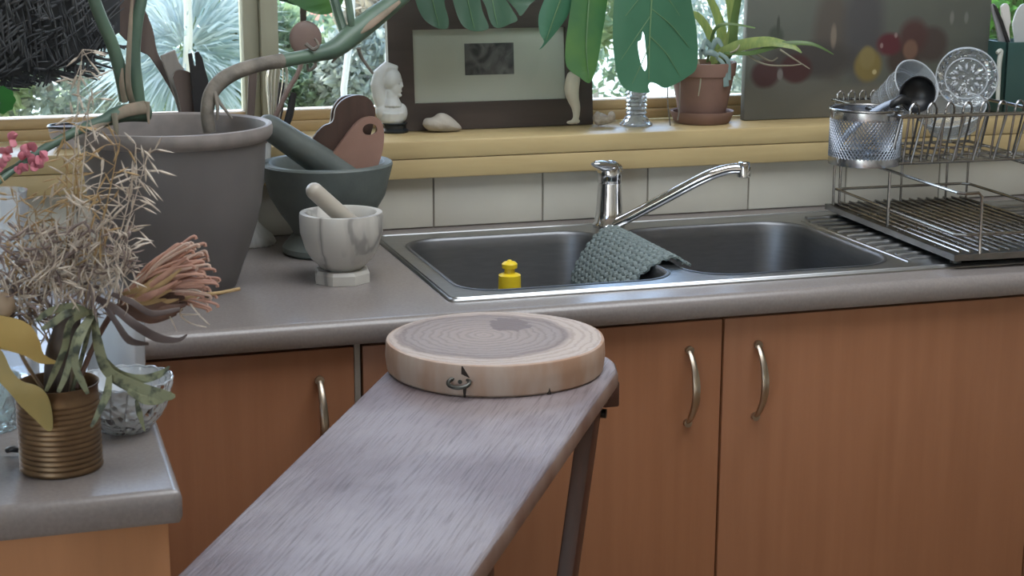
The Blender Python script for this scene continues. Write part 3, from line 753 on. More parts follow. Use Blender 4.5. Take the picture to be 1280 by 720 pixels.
# torn lobes of the next leaf to its left
fc = lambda x, y: -.055 + .0004*abs(x-733) - .0002*(y-50)
lf = leafpx([(724, -60), (716, -10), (711, 25), (707, 55), (707, 78), (713, 89), (725, 97), (735, 104), (741, 97), (747, 76), (752, 45), (758, 8), (762, -40), (745, -80)], fc, leaf_l, mon, k=3)
vein([(740, -50), (735, 20), (733, 60), (736, 98)], fc, lf, vein_m)
fd = lambda x, y: -.04 + .0007*abs(x-(690+(20-y)*.35))
lf = leafpx([(712, -60), (690, -20), (677, 8), (673, 24), (675, 42), (680, 52), (674, 62), (682, 55), (698, 36), (710, 18), (718, -5), (726, -40)], fd, leaf_m, mon, k=3)
vein([(712, -30), (695, 15), (683, 50)], fd, lf, vein_m)
# leaf lying across the top of the picture frame, in broad lobes
fe = lambda x, y: -.03 + 0.003*math.sin(x*.16) - .0003*(y-20)
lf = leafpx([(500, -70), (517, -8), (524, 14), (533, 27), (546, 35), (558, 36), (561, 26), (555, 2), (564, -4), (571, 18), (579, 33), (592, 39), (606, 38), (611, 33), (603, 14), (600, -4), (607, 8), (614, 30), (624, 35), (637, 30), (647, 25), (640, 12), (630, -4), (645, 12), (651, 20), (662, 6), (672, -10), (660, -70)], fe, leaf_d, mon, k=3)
for a, b in (((535, -40), (549, 33)), ((580, -40), (593, 36)), ((612, -40), (622, 33))): vein([a, ((a[0]+b[0])/2-2, (a[1]+b[1])/2), b], fe, lf, vein_m, 0.8)
ff = lambda x, y: -.10 + .0003*abs(x-395)
leafpx([(350, -60), (356, -6), (370, 6), (384, 14), (398, 18), (412, 17), (424, 9), (430, -4), (440, -60)], ff, leaf_l, mon, k=3)
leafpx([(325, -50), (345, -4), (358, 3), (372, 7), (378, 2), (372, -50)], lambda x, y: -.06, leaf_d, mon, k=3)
pxtube(MB(), [(660, -75, -.02), (690, -90, -.05), (740, -85, -.06), (790, -100, -.07)], [4, 4, 4], 8).build('petiole', stem_g, mon)
pxtube(MB(), [(580, -75, -.15), (620, -85, -.06), (660, -75, -.02)], [6, 5, 4], 8).build('petiole', stem_g, mon)
pxtube(MB(), [(560, -60, -.16), (470, -75, -.12), (400, -55, -.10)], [6, 5, 4], 8).build('petiole', stem_g, mon)
for x, y1 in ((834, 104), (850, 100)):
    dx = 4 if x < 840 else -3
    pxtube(MB(), [(x, y1-12, -.07), (x+dx*.2, 130, -.066), (x+dx, 157 if x < 840 else 150, -.06)], [0.7, 0.8, 0.9], 6).build('aerial_root', stem_b, mon)

# ------------------------------------------------------------------ ribbed white pedestal vase and a crock, both holding utensils
milk = mat('white_ribbed_glass', (0.62, 0.63, 0.62), (0.56, 0.57, 0.57), rough=0.3, scale=12)
VC = Vector((W(311, 300, -.055).x, -.054, CT+.0003))
zt_v = W(340, 158, -.056).z
vase = thing('ribbed_white_vase', VC, 'white ribbed pedestal vase between grey pot and stone mortar', 'vase')
Hh = zt_v - CT
ribs = lambda a, z: 1+0.03*math.sin(24*a)
MB().lathe(VC, [(0, 0), (0.043, 0), (0.045, 0.004), (0.040, 0.013), (0.028, 0.024), (0.017, 0.036), (0.013, 0.05), (0.013, 0.065), (0.018, 0.08), (0.03, 0.105), (0.039, 0.14), (0.043, Hh-.004), (0.042, Hh), (0.039, Hh), (0.036, 0.14), (0.025, 0.1), (0, 0.09)], 96, mod=ribs).build('body', milk, vase, angle=60)
kd = Vector((W(228, 200, -.10).x, -.095, CT+.0003))
crock = thing('utensil_crock', kd, 'utensil crock hidden between the grey pot and the window', 'crock')
MB().lathe(kd, [(0, 0), (0.05, 0), (0.055, 0.01), (0.058, 0.16), (0.06, 0.185), (0.056, 0.19), (0.053, 0.185), (0.05, 0.02), (0, 0.015)], 40).build('body', mat('cream_stoneware', (0.5, 0.45, 0.36), rough=0.5), crock)
woodu = mat('brown_spoon_wood', (0.115, 0.085, 0.072), (0.085, 0.06, 0.052), rough=0.55, scale=8, stretch=(8, 8, 1))
woodp = mat('grey_spatula_wood', (0.26, 0.235, 0.21), (0.22, 0.2, 0.18), rough=0.6, scale=8, stretch=(8, 8, 1))
blackp = mat('black_handle', (0.02, 0.02, 0.022), rough=0.4)
def util(pts, y, th, name, m_, label, cat, sm=3, tilt=0.0, ref=120, group=None):
    P = [W(a, b, y + tilt*(ref-b)) for a, b in pts]
    P = spline(P+[P[0]], sm)[:-1] if sm else P
    o = solo(name, MB().poly(P, (0, th, 0)), m_, label, cat, group, angle=50)
    bv = o.modifiers.new('rounded', 'BEVEL'); bv.width = th*0.3; bv.segments = 2; bv.limit_method = 'ANGLE'
    return o
util([(128, -30), (133, 8), (146, 38), (166, 58), (178, 66), (186, 70), (196, 84), (207, 102), (216, 118), (240, 170), (250, 168), (224, 116), (213, 96), (203, 78), (196, 62), (192, 40), (184, 18), (170, -10), (150, -35)], -.075, 0.010, 'wooden_spoon', woodu, 'large dark wooden spoon with broad bowl leaning left behind the green stalks', 'spoon', 4)
util([(200, 70), (219, 62), (224, 78), (230, 86), (234, 112), (246, 170), (232, 172), (217, 118), (211, 100)], -.09, 0.006, 'wooden_spatula', woodp, 'pale grey wooden spatula with slanted square end in the hidden crock', 'spatula', 0)
util([(216, 97), (219, 90), (226, 87), (234, 89), (239, 92), (242, 100), (255, 170), (236, 172), (222, 118)], -.108, 0.007, 'wooden_spoon', woodu, 'dark round-ended wooden spoon beside the fork-ended server', 'spoon', 4)
util([(235, 67), (240, 66), (243, 82), (245, 82), (243.5, 65.5), (248, 64), (253, 72), (257, 88), (261, 102), (257, 118), (258, 170), (248, 170), (240, 118), (238, 92)], -.121, 0.006, 'salad_server', blackp, 'black two-pronged salad server behind the grey pot', 'server', 0)
util([(311, 88), (322, 90), (320, 120), (318, 150), (322, 185), (312, 185), (309, 140)], -.07, 0.006, 'wooden_stirrer', woodu, 'dark flat wooden stirrer standing upright behind the pot rim', 'stirrer', 0)
# wooden spoon with its round bowl up, in front of the right pane
sp = W(382, 48, -.085); sM = 20*mpp(sp)
spn = MB().ell(sp, (sM*1.03, 0.007, sM*1.1), u=20, v=12)
pxtube(spn, [(380, 66, -.085), (372, 92, -.085), (356, 120, -.085), (330, 178, -.085)], [3.2, 3, 3.4, 3.5], 8)
solo('wooden_spoon', spn, mat('reddish_spoon_wood', (0.21, 0.15, 0.125), (0.17, 0.115, 0.1), rough=0.5, scale=12), 'round-bowled reddish wooden spoon standing before the right window pane', 'spoon')
util([(374, -30), (384, -30), (383, 33), (376, 34)], -.04, 0.006, 'hanging_ladle', woodu, 'dark ladle handle hanging down above the round wooden spoon', 'ladle', 0)
# wire whisk
whisk = thing('wire_whisk', W(345, 158, -.10), 'wire whisk with pale loops standing in the ribbed white vase', 'whisk')
for i in range(8):
    a = PI*i/8; m = MB(); P = []
    for j in range(17):
        t = j/16; h = math.sin(PI*t); s_ = math.cos(PI*t)
        base = W(341, 172, -.075); tip = W(348, 74, -.075)
        c = base.lerp(tip, h**0.75); r_ = 0.031*s_*(1-abs(s_)**4*0.75)
        P.append(c + Vector((r_*math.cos(a), r_*math.sin(a), 0)))
    m.tube(P, 0.0009, 5).build('wire', mat('whisk_wire', (0.74, 0.71, 0.66), rough=0.3, metal=1.0) if i == 0 else bpy.data.materials['whisk_wire'], whisk)
for (a, b, lab) in (((352, 105), (342, 172), 'left one of two slim black-handled knives in the ribbed vase'), ((367, 118), (352, 172), 'right one of two slim black-handled knives, nearer the stone pestle')):
    hm = MB(); pxtube(hm, [(a[0], a[1]-2, -.065), ((a[0]+b[0])/2+2, (a[1]+b[1])/2, -.068), (b[0], b[1], -.07)], [4, 5, 3], 8, flat=0.5, hint=(0, -1, 0))
    solo('table_knife', hm, blackp, lab, 'knife')

# ------------------------------------------------------------------ dark woven basket hanging at the upper left
bask_m = mat('dark_basket_fibre', (0.028, 0.032, 0.036), (0.045, 0.048, 0.052), rough=0.75, scale=40, stretch=(1, 1, 1))
bask_l = mat('worn_basket_fibre', (0.075, 0.08, 0.085), (0.03, 0.033, 0.037), rough=0.8, scale=30)
bk = thing('woven_basket', W(30, 60, -.16), 'dark frayed woven fibre basket hanging at the upper left of the window', 'basket')
def edge(x): # lower edge of the basket in the picture's own directions
    return 100 - 8*math.sin(x*.05) - max(0, x-20)*0.33 - max(0, x-70)*0.12
def bs(u, v):
    x = -140 + 290*u; y = edge(x)*(1-v) + (-170)*v
    return W(x, y, -.155 - 0.07*math.sin(PI*min(1, u*1.0))*math.sin(PI*(0.12+0.8*v)))
o = MB().grid(bs, 28, 20).build('bowl', bask_m, bk, angle=180); md = o.modifiers.new('t', 'SOLIDIFY'); md.thickness = .006; md.offset = -1
mw = MB()
for i in range(520):
    u = R(.28, .95); v = R(-0.01, .6); a = R(0, 1); L = R(.08, .2)
    du, dv = (L*.5, L*.25+R(-.03, .03)) if a < .5 else (R(-.05, -.01), L)
    P = [bs(u+du*t-.0, v+dv*t) + Vector((0, -.004-.007*math.sin(PI*t), 0)) for t in (0, .33, .66, 1)]
    mw.tube(P, R(.0008, .0021), 4, flat=.5, hint=(0, -1, 0))
tag(mw.build('woven_strands', bask_l, bk), kind='stuff')
for i in range(90):
    x = R(-8, 142); y = edge(x)
    if R(0, 1) < .55: d = (R(14, 34), R(-4, 9)); y += R(2, 14)
    else: d = (R(-14, 4), R(12, 26))
    pxtube(MB(), [(x-d[0]*.8, y-d[1]*.5-8, -.163), (x, y-2, -.165), (x+d[0], y+d[1]*.9, -.165+R(-.01, .01))], [2.0, 1.9, 1.1], 5, k=2, flat=.5, hint=(0, -1, 0)).build('strand', bask_m, bk)
# ------------------------------------------------------------------ things on the window sill
SZ = 1.0593
def on_sill(px, py): p = Z(px, py, SZ); return p
# picture frame leaning on the window
pf_y = 0.098
fw = mat('dark_frame_wood', (0.055, 0.040, 0.034), (0.04, 0.029, 0.025), rough=0.45, scale=6, stretch=(1, 8, 8))
mat_board = mat('grey_mat_board', (0.52, 0.52, 0.46), (0.48, 0.48, 0.43), rough=0.75, scale=6)
pic = thing('picture_frame', W(612, 163, pf_y), 'dark wooden picture frame with pale mat and small dark photograph', 'picture')
tl = 0.0002
def fy(py): return pf_y + tl*(165-py)*0.8
def plate(x0, y0, x1, y1, d, th, name, m_, par, bev=0.0):
    """upright rectangle between two directions, on the leaning plane d in front of the frame's back"""
    a = W(x0, y1, fy(y1)); c = W(x1, y0, fy(y0))
    zb, zt_ = a.z, W(x0, y0, fy(y0)).z
    xa = a.x; xb = W(x1, y1, fy(y1)).x
    yb_, yt_ = fy(y1), fy(y0)
    P = [Vector((xa, yb_-d, zb)), Vector((xb, yb_-d, zb)), Vector((xb, yt_-d, zt_)), Vector((xa, yt_-d, zt_))]
    m = MB().poly(P, (0, th, 0))
    return m.build(name, m_, par, smooth=False)
FX = [W(482, 165, fy(165)).x, W(517, 128, fy(128)).x, W(706, 122, fy(122)).x, W(739, 155, fy(155)).x]
FZ = [SZ+.0008, W(612, 126, fy(126)).z, W(612, 35, fy(35)).z, W(612, 0, fy(0)).z+.004]
FX[0] = W(487, 160, fy(160)).x
def fpt(x, z, d): 
    t = (z-FZ[0])/0.2; return Vector((x, pf_y + 0.02*t - d, z))
def fpl(x0, x1, z0, z1, d, th, name, m_, bev=0.0):
    m = MB().poly([fpt(x0, z0, d), fpt(x1, z0, d), fpt(x1, z1, d), fpt(x0, z1, d)], (0, th, 0))
    return m.build(name, m_, pic, smooth=False)
fpl(FX[0], FX[1], FZ[0], FZ[3], 0.009, 0.018, 'frame_bar', fw); fpl(FX[2], FX[3], FZ[0], FZ[3], 0.009, 0.018, 'frame_bar', fw)
fpl(FX[1], FX[2], FZ[0], FZ[1], 0.009, 0.018, 'frame_bar', fw); fpl(FX[1], FX[2], FZ[2], FZ[3], 0.009, 0.018, 'frame_bar', fw)
fpl(FX[1], FX[2], FZ[1], FZ[2], 0.0, 0.004, 'mat_board', mat_board)
ph = bpy.data.materials.new('dark_photograph'); ph.use_nodes = True
n = ph.node_tree.nodes; l = ph.node_tree.links; b = n['Principled BSDF']; b.inputs['Roughness'].default_value = 0.4
tc = n.new('ShaderNodeTexCoord'); nz = n.new('ShaderNodeTexNoise'); nz.inputs['Scale'].default_value = 28; nz.inputs['Detail'].default_value = 3; nz.inputs['Distortion'].default_value = 1.2
rp = n.new('ShaderNodeValToRGB'); e = rp.color_ramp.elements; e[0].position = .35; e[0].color = (0.02, 0.022, 0.028, 1); e[1].position = .8; e[1].color = (0.22, 0.22, 0.23, 1)
l.new(tc.outputs['Object'], nz.inputs['Vector']); l.new(nz.outputs['Fac'], rp.inputs['Fac']); l.new(rp.outputs['Color'], b.inputs['Base Color'])
pa = W(581, 94, fy(94)); pb = W(641, 53, fy(53))
fpl(pa.x, pb.x, pa.z, pb.z, 0.0008, 0.0008, 'photograph', ph)
fpl(FX[1], FX[2], FZ[1], FZ[2], 0.0045, 0.0012, 'glass', thin_glass('picture_glass', (0.97, 0.98, 0.97), 0.38, rough=0.0))

# white bust on a black base
bustm = mat('white_plaster', (0.60, 0.62, 0.61), (0.55, 0.57, 0.57), rough=0.55, scale=20)
bc = on_sill(493, 165); bc.z = SZ+.0003; bs_ = mpp(bc)
bust = thing('plaster_bust', bc, 'small white bust of a veiled woman on a black base beside the picture frame', 'bust')
u = bs_
def bp_(px, py, dy=0.0): return W(px, py, bc.y+dy)
m = MB()
m.ell(bp_(490, 99), (12*u, 12.5*u, 14*u))                        # skull
m.ell(bp_(494, 108, -.003), (8.5*u, 9*u, 13*u))                  # face and jaw
m.tube([bp_(501.5, 101, -.008), bp_(502.8, 108, -.0095), bp_(500.5, 110, -.008)], [1.4*u, 2.0*u, 1.5*u], 8)   # nose
m.ell(bp_(500.5, 114, -.009), (2.4*u, 2.6*u, 1.5*u)); m.ell(bp_(499, 119, -.007), (3.6*u, 3.6*u, 2.6*u)); m.ell(bp_(499, 99.5, -.007), (4*u, 5*u, 1.8*u))
m.tube([bp_(497, 86, -.002), bp_(484, 84, .0), bp_(475, 93, .002), bp_(472, 106, .003), bp_(474, 120, .004), bp_(478, 134, .004)], [4*u, 8*u, 9*u, 9*u, 9*u, 8*u], 14)   # veil
m.tube([bp_(490, 112), bp_(490, 122), bp_(490, 132)], [8*u, 8.5*u, 13*u], 14)
m.ell(bp_(491, 140), (17.5*u, 12*u, 12*u)); m.ell(bp_(478, 139, .002), (9*u, 9*u, 12*u)); m.ell(bp_(502, 141, -.002), (7.5*u, 9*u, 12*u))
m.tube([bp_(490, 140), bp_(490, 150), bp_(490, 155)], [16*u, 15*u, 12*u], 16)
o = m.build('figure', bustm, bust, angle=180)
md = o.modifiers.new('merge', 'REMESH'); md.mode = 'VOXEL'; md.voxel_size = 0.0014; md.use_smooth_shade = True
sm_ = o.modifiers.new('soft', 'SMOOTH'); sm_.iterations = 4; sm_.factor = .5
for s_ in (-1, 1):
    MB().ell(bp_(500.2+1.2*s_, 104.5, -.0125+.004*s_), (1.3*u, 1.2*u, .8*u), u=10, v=6).build('eye', bustm, bust)
hb = W(490, 153, bc.y).z - bc.z
MB().lathe(bc, [(0, 0), (17.5*u, 0), (18*u, 2*u), (15*u, 5*u), (15*u, 9*u), (17*u, 11*u), (16*u, hb), (0, hb)], 28).build('base', mat('black_base', (0.02, 0.025, 0.028), rough=0.25), bust)

# flat grey stone, heart-like
stm = mat('grey_beach_stone', (0.44, 0.40, 0.35), (0.36, 0.33, 0.29), rough=0.75, scale=40, bump=0.3, bscale=60)
scn_ = on_sill(552, 165); 
P = spline([W(a, b, scn_.y) for a, b in ((528, 158), (531, 151), (541, 149), (549, 144), (558, 145), (568, 152), (577, 162), (572, 166), (553, 167), (535, 165))]+[W(528, 158, scn_.y)], 4)[:-1]
c = sum(P, Vector())/len(P)
m = MB(); L = []
for i in range(9):
    a = -PI/2+PI*i/8; L.append([Vector((c.x+(p.x-c.x)*(math.cos(a)*.98+.02), c.y+.017*math.sin(a), c.z+(p.z-c.z)*(math.cos(a)*.98+.02))) for p in P])
m.loft(L, True, True)
o = solo('beach_stone', m, stm, 'pale grey heart-shaped stone lying in front of the picture frame', 'stone', angle=90); o.location.z = SZ+.0003

# carved leg ornament
legm = mat('pale_carved_stone', (0.66, 0.61, 0.50), (0.58, 0.54, 0.45), rough=0.6, scale=20)
lc = on_sill(716, 156); yl = lc.y - .004
m = MB()
pxtube(m, [(717, 93.5, yl), (716.5, 97, yl), (716, 104, yl), (714.5, 116, yl), (716, 127, yl), (719, 137, yl), (719.5, 146, yl), (718.5, 152, yl), (716, 157, yl)], [3.0, 7.6, 9.3, 9.4, 8, 6.3, 5.4, 5.2, 6.0], 16)
m.ell(W(713.5, 156.6, yl), (9*mpp(lc), 6*mpp(lc), 3.2*mpp(lc))); m.ell(W(720.5, 155.5, yl), (5*mpp(lc), 5*mpp(lc), 4*mpp(lc)))
o = solo('leg_ornament', m, legm, 'small pale carved leg and foot standing at the right end of the picture frame', 'ornament', angle=180)
md = o.modifiers.new('merge', 'REMESH'); md.mode = 'VOXEL'; md.voxel_size = 0.0012; md.use_smooth_shade = True
o.location.z = SZ+.0006

# shell
shm = mat('sea_shell', (0.62, 0.56, 0.50), (0.42, 0.34, 0.28), rough=0.5, scale=60, stretch=(1, 1, 3), bump=0.4)
sc_ = on_sill(752, 158); uu = mpp(sc_)
m = MB(); Ls = []
for i in range(25):
    t = i/24; a = t*2.2*PI*2; rad_ = (9.5*uu)*(1-t)**0.8; 
    x = sc_.x + (-12+34*t)*uu*0.9; r_ = max(0.6*uu, (10.5*uu)*(1-t)**0.75*(0.35+0.65*min(1, t*6)))
    Ls.append([Vector((x, sc_.y+math.cos(k*PI/8)*r_*1.0*(1+.07*math.sin(k*5+i)), sc_.z+9.5*uu+math.sin(k*PI/8)*r_*(1+.07*math.sin(k*4+i*2)) - 4*uu*t)) for k in range(16)])
m.loft(Ls, True, True)
m.ell(sc_+V(12*uu, -.004, 11*uu), (5*uu, 4*uu, 7*uu), u=10, v=8)
o = solo('sea_shell', m, shm, 'mottled beige sea shell between the carved leg and the glass candlestick', 'shell'); o.location.z = SZ+.0003

# ribbed glass candlestick (its top hidden behind the big leaf)
cg = thin_glass('cut_crystal', (0.93, 0.95, 0.96), 1.2, milk=0.36, bump=0.9, bscale=110)
gc = on_sill(795, 156); uu = mpp(gc)
cnd = thing('glass_candlestick', gc, 'clear ribbed glass candlestick on the sill below the big monstera leaf', 'candlestick')
pr = [(0, 0), (20.5*uu, 0), (20.5*uu, 2*uu), (17*uu, 5*uu), (14.5*uu, 9*uu), (13*uu, 12*uu)]
for i in range(9): pr += [(11.2*uu+.12*i*uu, (13+5*i)*uu), (13.4*uu+.12*i*uu, (15.5+5*i)*uu)]
pr += [(14.5*uu, 60*uu), (13*uu, 61*uu), (8*uu, 58*uu), (7*uu, 20*uu), (0, 16*uu)]
MB().lathe(gc, pr, 40).build('body', cg, cnd)
inner = MB().lathe(gc+V(0, 0, 16*uu), [(0, 0), (6*uu, 0), (6.5*uu, 42*uu), (0, 42*uu)], 20).build('socket_stem', mat('dark_crystal_core', (0.2, 0.21, 0.22), rough=0.2, metal=.6), cnd)

# terracotta pot with strap leaves
ter = mat('terracotta', (0.21, 0.12, 0.092), (0.165, 0.095, 0.075), rough=0.75, scale=14, bump=0.06)
tc_ = on_sill(877, 152); tc_.y = 0.068; tc_.x = W(877, 152, .068).x; tc_.z = SZ+.0003; uu = mpp(tc_)
tp = thing('potted_strap_plant', tc_, 'terracotta pot and saucer with yellow-green strap leaves on the sill', 'plant')
hr = W(880, 77, tc_.y).z - tc_.z
MB().lathe(tc_, [(0, 0), (33*uu, 0), (35*uu, 2*uu), (39.5*uu, 12*uu), (39.5*uu, 15*uu), (36*uu, 14*uu), (33*uu, 6*uu), (0, 6*uu)], 48).build('saucer', ter, tp)
MB().lathe(tc_, [(0, 6.2*uu), (28*uu, 6.2*uu), (31*uu, 20*uu), (36*uu, 46*uu), (38.3*uu, hr-17*uu), (40*uu, hr-16*uu), (41.5*uu, hr-2*uu), (41*uu, hr), (37*uu, hr), (36*uu, hr-10*uu), (0, hr-8*uu)], 48).build('pot', ter, tp)
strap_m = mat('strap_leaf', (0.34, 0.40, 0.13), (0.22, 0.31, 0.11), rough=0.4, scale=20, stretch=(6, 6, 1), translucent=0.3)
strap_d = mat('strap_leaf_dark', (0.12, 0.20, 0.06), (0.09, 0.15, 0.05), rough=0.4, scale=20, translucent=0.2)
yt = tc_.y
for pts, rr_, mm_ in ((((890, 78, yt), (902, 48, yt+.01), (897, 20, yt+.02), (884, -8, yt+.02)), [5, 8, 7, 5], strap_m),
                      (((896, 80, yt), (915, 45, yt+.01), (915, 15, yt+.01), (908, -20, yt+.01)), [6, 8, 8, 6], strap_m),
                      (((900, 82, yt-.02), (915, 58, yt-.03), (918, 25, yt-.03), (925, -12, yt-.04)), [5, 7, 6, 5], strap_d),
                      (((893, 80, yt), (888, 45, yt), (874, 22, yt), (862, 16, yt)), [5, 7, 6, 2], strap_m),
                      (((898, 70, yt-.03), (925, 57, yt-.06), (960, 52, yt-.10), (990, 58, yt-.13), (1002, 66, yt-.14)), [7, 7.5, 7, 4, 1], strap_m),
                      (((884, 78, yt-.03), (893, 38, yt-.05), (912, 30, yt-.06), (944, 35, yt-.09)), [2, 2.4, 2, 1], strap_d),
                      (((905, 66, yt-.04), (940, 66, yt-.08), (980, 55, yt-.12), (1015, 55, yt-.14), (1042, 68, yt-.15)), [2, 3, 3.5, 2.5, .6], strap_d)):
    pxtube(MB(), pts, rr_, 8, flat=0.16, hint=(0.2, -1, 0.35)).build('strap_leaf', mm_, tp)
roots = mat('dry_root', (0.34, 0.32, 0.24), (0.26, 0.24, 0.18), rough=0.8)
for pts in (((930, 66, yt-.06), (955, 80, yt-.08), (985, 82, yt-.10), (1003, 80, yt-.11)), ((940, 64, yt-.06), (962, 76, yt-.08), (972, 72, yt-.09)), ((975, 62, yt-.09), (990, 72, yt-.10), (1012, 86, yt-.11)), ((913, 66, yt-.05), (921, 62, yt-.06), (925, 55, yt-.06)), ((872, 74, yt-.045), (876, 95, yt-.05), (873, 120, yt-.05))):
    pxtube(MB(), pts, [1.4, 1.2, 0.7], 6).build('root', roots, tp)
succ = mat('blue_grey_leaf', (0.20, 0.27, 0.26), (0.12, 0.19, 0.18), rough=0.5, scale=20)
for pts, r_ in ((((896, 72, yt-.05), (905, 82, yt-.055), (908, 108, yt-.055)), [2, 3, 4]), (((890, 60, yt-.05), (882, 52, yt-.05), (878, 62, yt-.055)), [3, 4, 2]), (((888, 64, yt-.05), (896, 50, yt-.05), (903, 58, yt-.055)), [3, 4, 2]), (((884, 70, yt-.05), (877, 62, yt-.05), (876, 74, yt-.05)), [3, 4, 1.5]), (((898, 66, yt-.05), (910, 76, yt-.055), (912, 100, yt-.055)), [2, 3, 2]), (((882, 66, yt-.05), (890, 66, yt-.055), (898, 70, yt-.055)), [3, 4, 3])):
    pxtube(MB(), pts, r_, 8, flat=0.35, hint=(0, -1, 0.2)).build('small_leaf', succ, tp)

# still-life painting on canvas (a flat painted object)
cv = bpy.data.materials.new('painted_canvas'); cv.use_nodes = True
n = cv.node_tree.nodes; l = cv.node_tree.links; b = n['Principled BSDF']; b.inputs['Roughness'].default_value = 0.55
tc = n.new('ShaderNodeTexCoord'); sx = n.new('ShaderNodeSeparateXYZ')
nz = n.new('ShaderNodeTexNoise'); nz.inputs['Scale'].default_value = 14; nz.inputs['Detail'].default_value = 5
l.new(tc.outputs['Object'], sx.inputs['Vector']); l.new(tc.outputs['Object'], nz.inputs['Vector'])
py_ = 0.064
cA = W(930, 150, py_); cA.z = SZ+.0006; CW = W(1231, 138, py_).x - cA.x; CH = 0.27
paint = thing('canvas_painting', Vector((cA.x+CW/2, py_, cA.z)), 'dark still-life painting of fruit and jug on unframed canvas behind the dish rack', 'painting')
ox = cA.x+CW/2
def uv(px, py): p = W(px, py, py_); return p.x-ox, p.z-cA.z
def P3(op, a, c=None):
    x = n.new('ShaderNodeMath'); x.operation = op
    for i, v in enumerate((a, c)):
        if v is None: continue
        if isinstance(v, (int, float)): x.inputs[i].default_value = v
        else: l.new(v, x.inputs[i])
    return x.outputs[0]
cur = n.new('ShaderNodeMix'); cur.data_type = 'RGBA'
l.new(nz.outputs['Fac'], cur.inputs['Factor']); cur.inputs['A'].default_value = (0.105, 0.112, 0.092, 1); cur.inputs['B'].default_value = (0.08, 0.086, 0.076, 1)
cur = cur.outputs['Result']
def dab(px, py, rx, ry, c, soft=0.35, wob=0.5):
    global cur
    u_, v_ = uv(px, py); k = mpp(W(px, py, py_))
    dx = P3('DIVIDE', P3('SUBTRACT', sx.outputs['X'], u_), rx*k); dz = P3('DIVIDE', P3('SUBTRACT', sx.outputs['Z'], v_), ry*k)
    d = P3('ADD', P3('ADD', P3('MULTIPLY', dx, dx), P3('MULTIPLY', dz, dz)), P3('MULTIPLY', P3('SUBTRACT', nz.outputs['Fac'], 0.5), wob))
    mr = n.new('ShaderNodeMapRange'); mr.inputs['From Min'].default_value = 1-soft; mr.inputs['From Max'].default_value = 1+soft; mr.inputs['To Min'].default_value = 1; mr.inputs['To Max'].default_value = 0
    l.new(d, mr.inputs['Value']); mx = n.new('ShaderNodeMix'); mx.data_type = 'RGBA'; l.new(mr.outputs['Result'], mx.inputs['Factor'])
    l.new(cur, mx.inputs['A']); mx.inputs['B'].default_value = (*c, 1); cur = mx.outputs['Result']
dab(1040, 45, 26, 62, (0.075, 0.065, 0.055), .5); dab(1080, 35, 28, 70, (0.062, 0.06, 0.062), .6)
dab(985, 150, 120, 52, (0.10, 0.098, 0.083), .2); dab(1100, 152, 120, 48, (0.115, 0.11, 0.092), .2)
dab(1015, 75, 62, 22, (0.05, 0.045, 0.042), .5); dab(970, 45, 10, 12, (0.05, 0.06, 0.045), .5); dab(973, 32, 2.2, 12, (0.04, 0.045, 0.035), .4)
dab(957, 93, 20, 17, (0.05, 0.022, 0.022), .35); dab(995, 86, 22, 18, (0.05, 0.02, 0.02), .3); dab(975, 93, 4, 7, (0.14, 0.125, 0.12), .4)
dab(1042, 45, 4, 14, (0.17, 0.14, 0.11), .6, .2); dab(1130, 75, 24, 22, (0.05, 0.035, 0.03), .4); dab(1165, 55, 22, 22, (0.06, 0.045, 0.04), .4)
dab(1112, 55, 18, 14, (0.085, 0.02, 0.026), .4); dab(1142, 45, 20, 22, (0.065, 0.032, 0.03), .5); dab(1138, 62, 10, 12, (0.15, 0.085, 0.06), .4)
dab(1085, 82, 19, 20, (0.17, 0.13, 0.045), .35, .3); dab(1084, 72, 11, 14, (0.19, 0.15, 0.06), .4, .2); dab(1093, 90, 3, 3, (0.40, 0.34, 0.18), .5)
for x, y in ((1102, 57), (1120, 44)): dab(x, y, 2.2, 3.2, (0.22, 0.15, 0.145), .6, .1)
dab(1190, 22, 3, 8, (0.17, 0.17, 0.155), .6); dab(1208, 22, 3, 7, (0.16, 0.165, 0.15), .6)
l.new(cur, b.inputs['Base Color'])
MB().box((cA.x, py_, cA.z), (cA.x+CW, py_+.018, cA.z+CH), 0.0015).build('canvas', cv, paint)

# green crock with utensils at the right end of the sill
gcx = W(1282, 100, .02); gcr = Vector((gcx.x+.008, 0.045, SZ+.0003))
grn = mat('dark_green_enamel', (0.035, 0.085, 0.078), (0.03, 0.07, 0.065), rough=0.35, scale=8)
gk = thing('green_utensil_caddy', gcr, 'dark green square utensil caddy at the right end of the sill', 'caddy')
xl = W(1249, 90, .02).x; zt_g = W(1262, 52, .02).z
xr = xl+0.11
m = MB()
m.box((xl, 0.0, SZ+.0003), (xr, 0.004, zt_g), 0.001); m.box((xl, 0.0, SZ+.0003), (xl+.004, 0.09, zt_g), 0.001); m.box((xr-.004, 0.0, SZ+.0003), (xr, 0.09, zt_g), 0.001); m.box((xl, 0.086, SZ+.0003), (xr, 0.09, zt_g), 0.001); m.box((xl, 0, SZ+.0003), (xr, .09, SZ+.005))
m.build('body', grn, gk)
m = MB(); pxtube(m, [(1246, 66, -.01), (1251, 64, -.008), (1249, 80, -.008), (1247, 128, -.006)], [2.2, 3.2, 3, 2.5], 8)
m.build('pale_handle', mat('pale_enamel', (0.6, 0.63, 0.58), rough=0.35), gk)
grey_p = mat('grey_plastic_handle', (0.30, 0.30, 0.31), rough=0.4); whit = mat('white_plastic', (0.72, 0.70, 0.68), rough=0.35)
kn = util([(1240, 6), (1243, 4), (1247, 9), (1254, 27), (1262, 50), (1267, 70), (1253, 72), (1247, 40), (1241, 16)], 0.03, 0.006, 'kitchen_knife', grey_p, 'grey-handled knife leaning left in the green caddy', 'knife', 0)
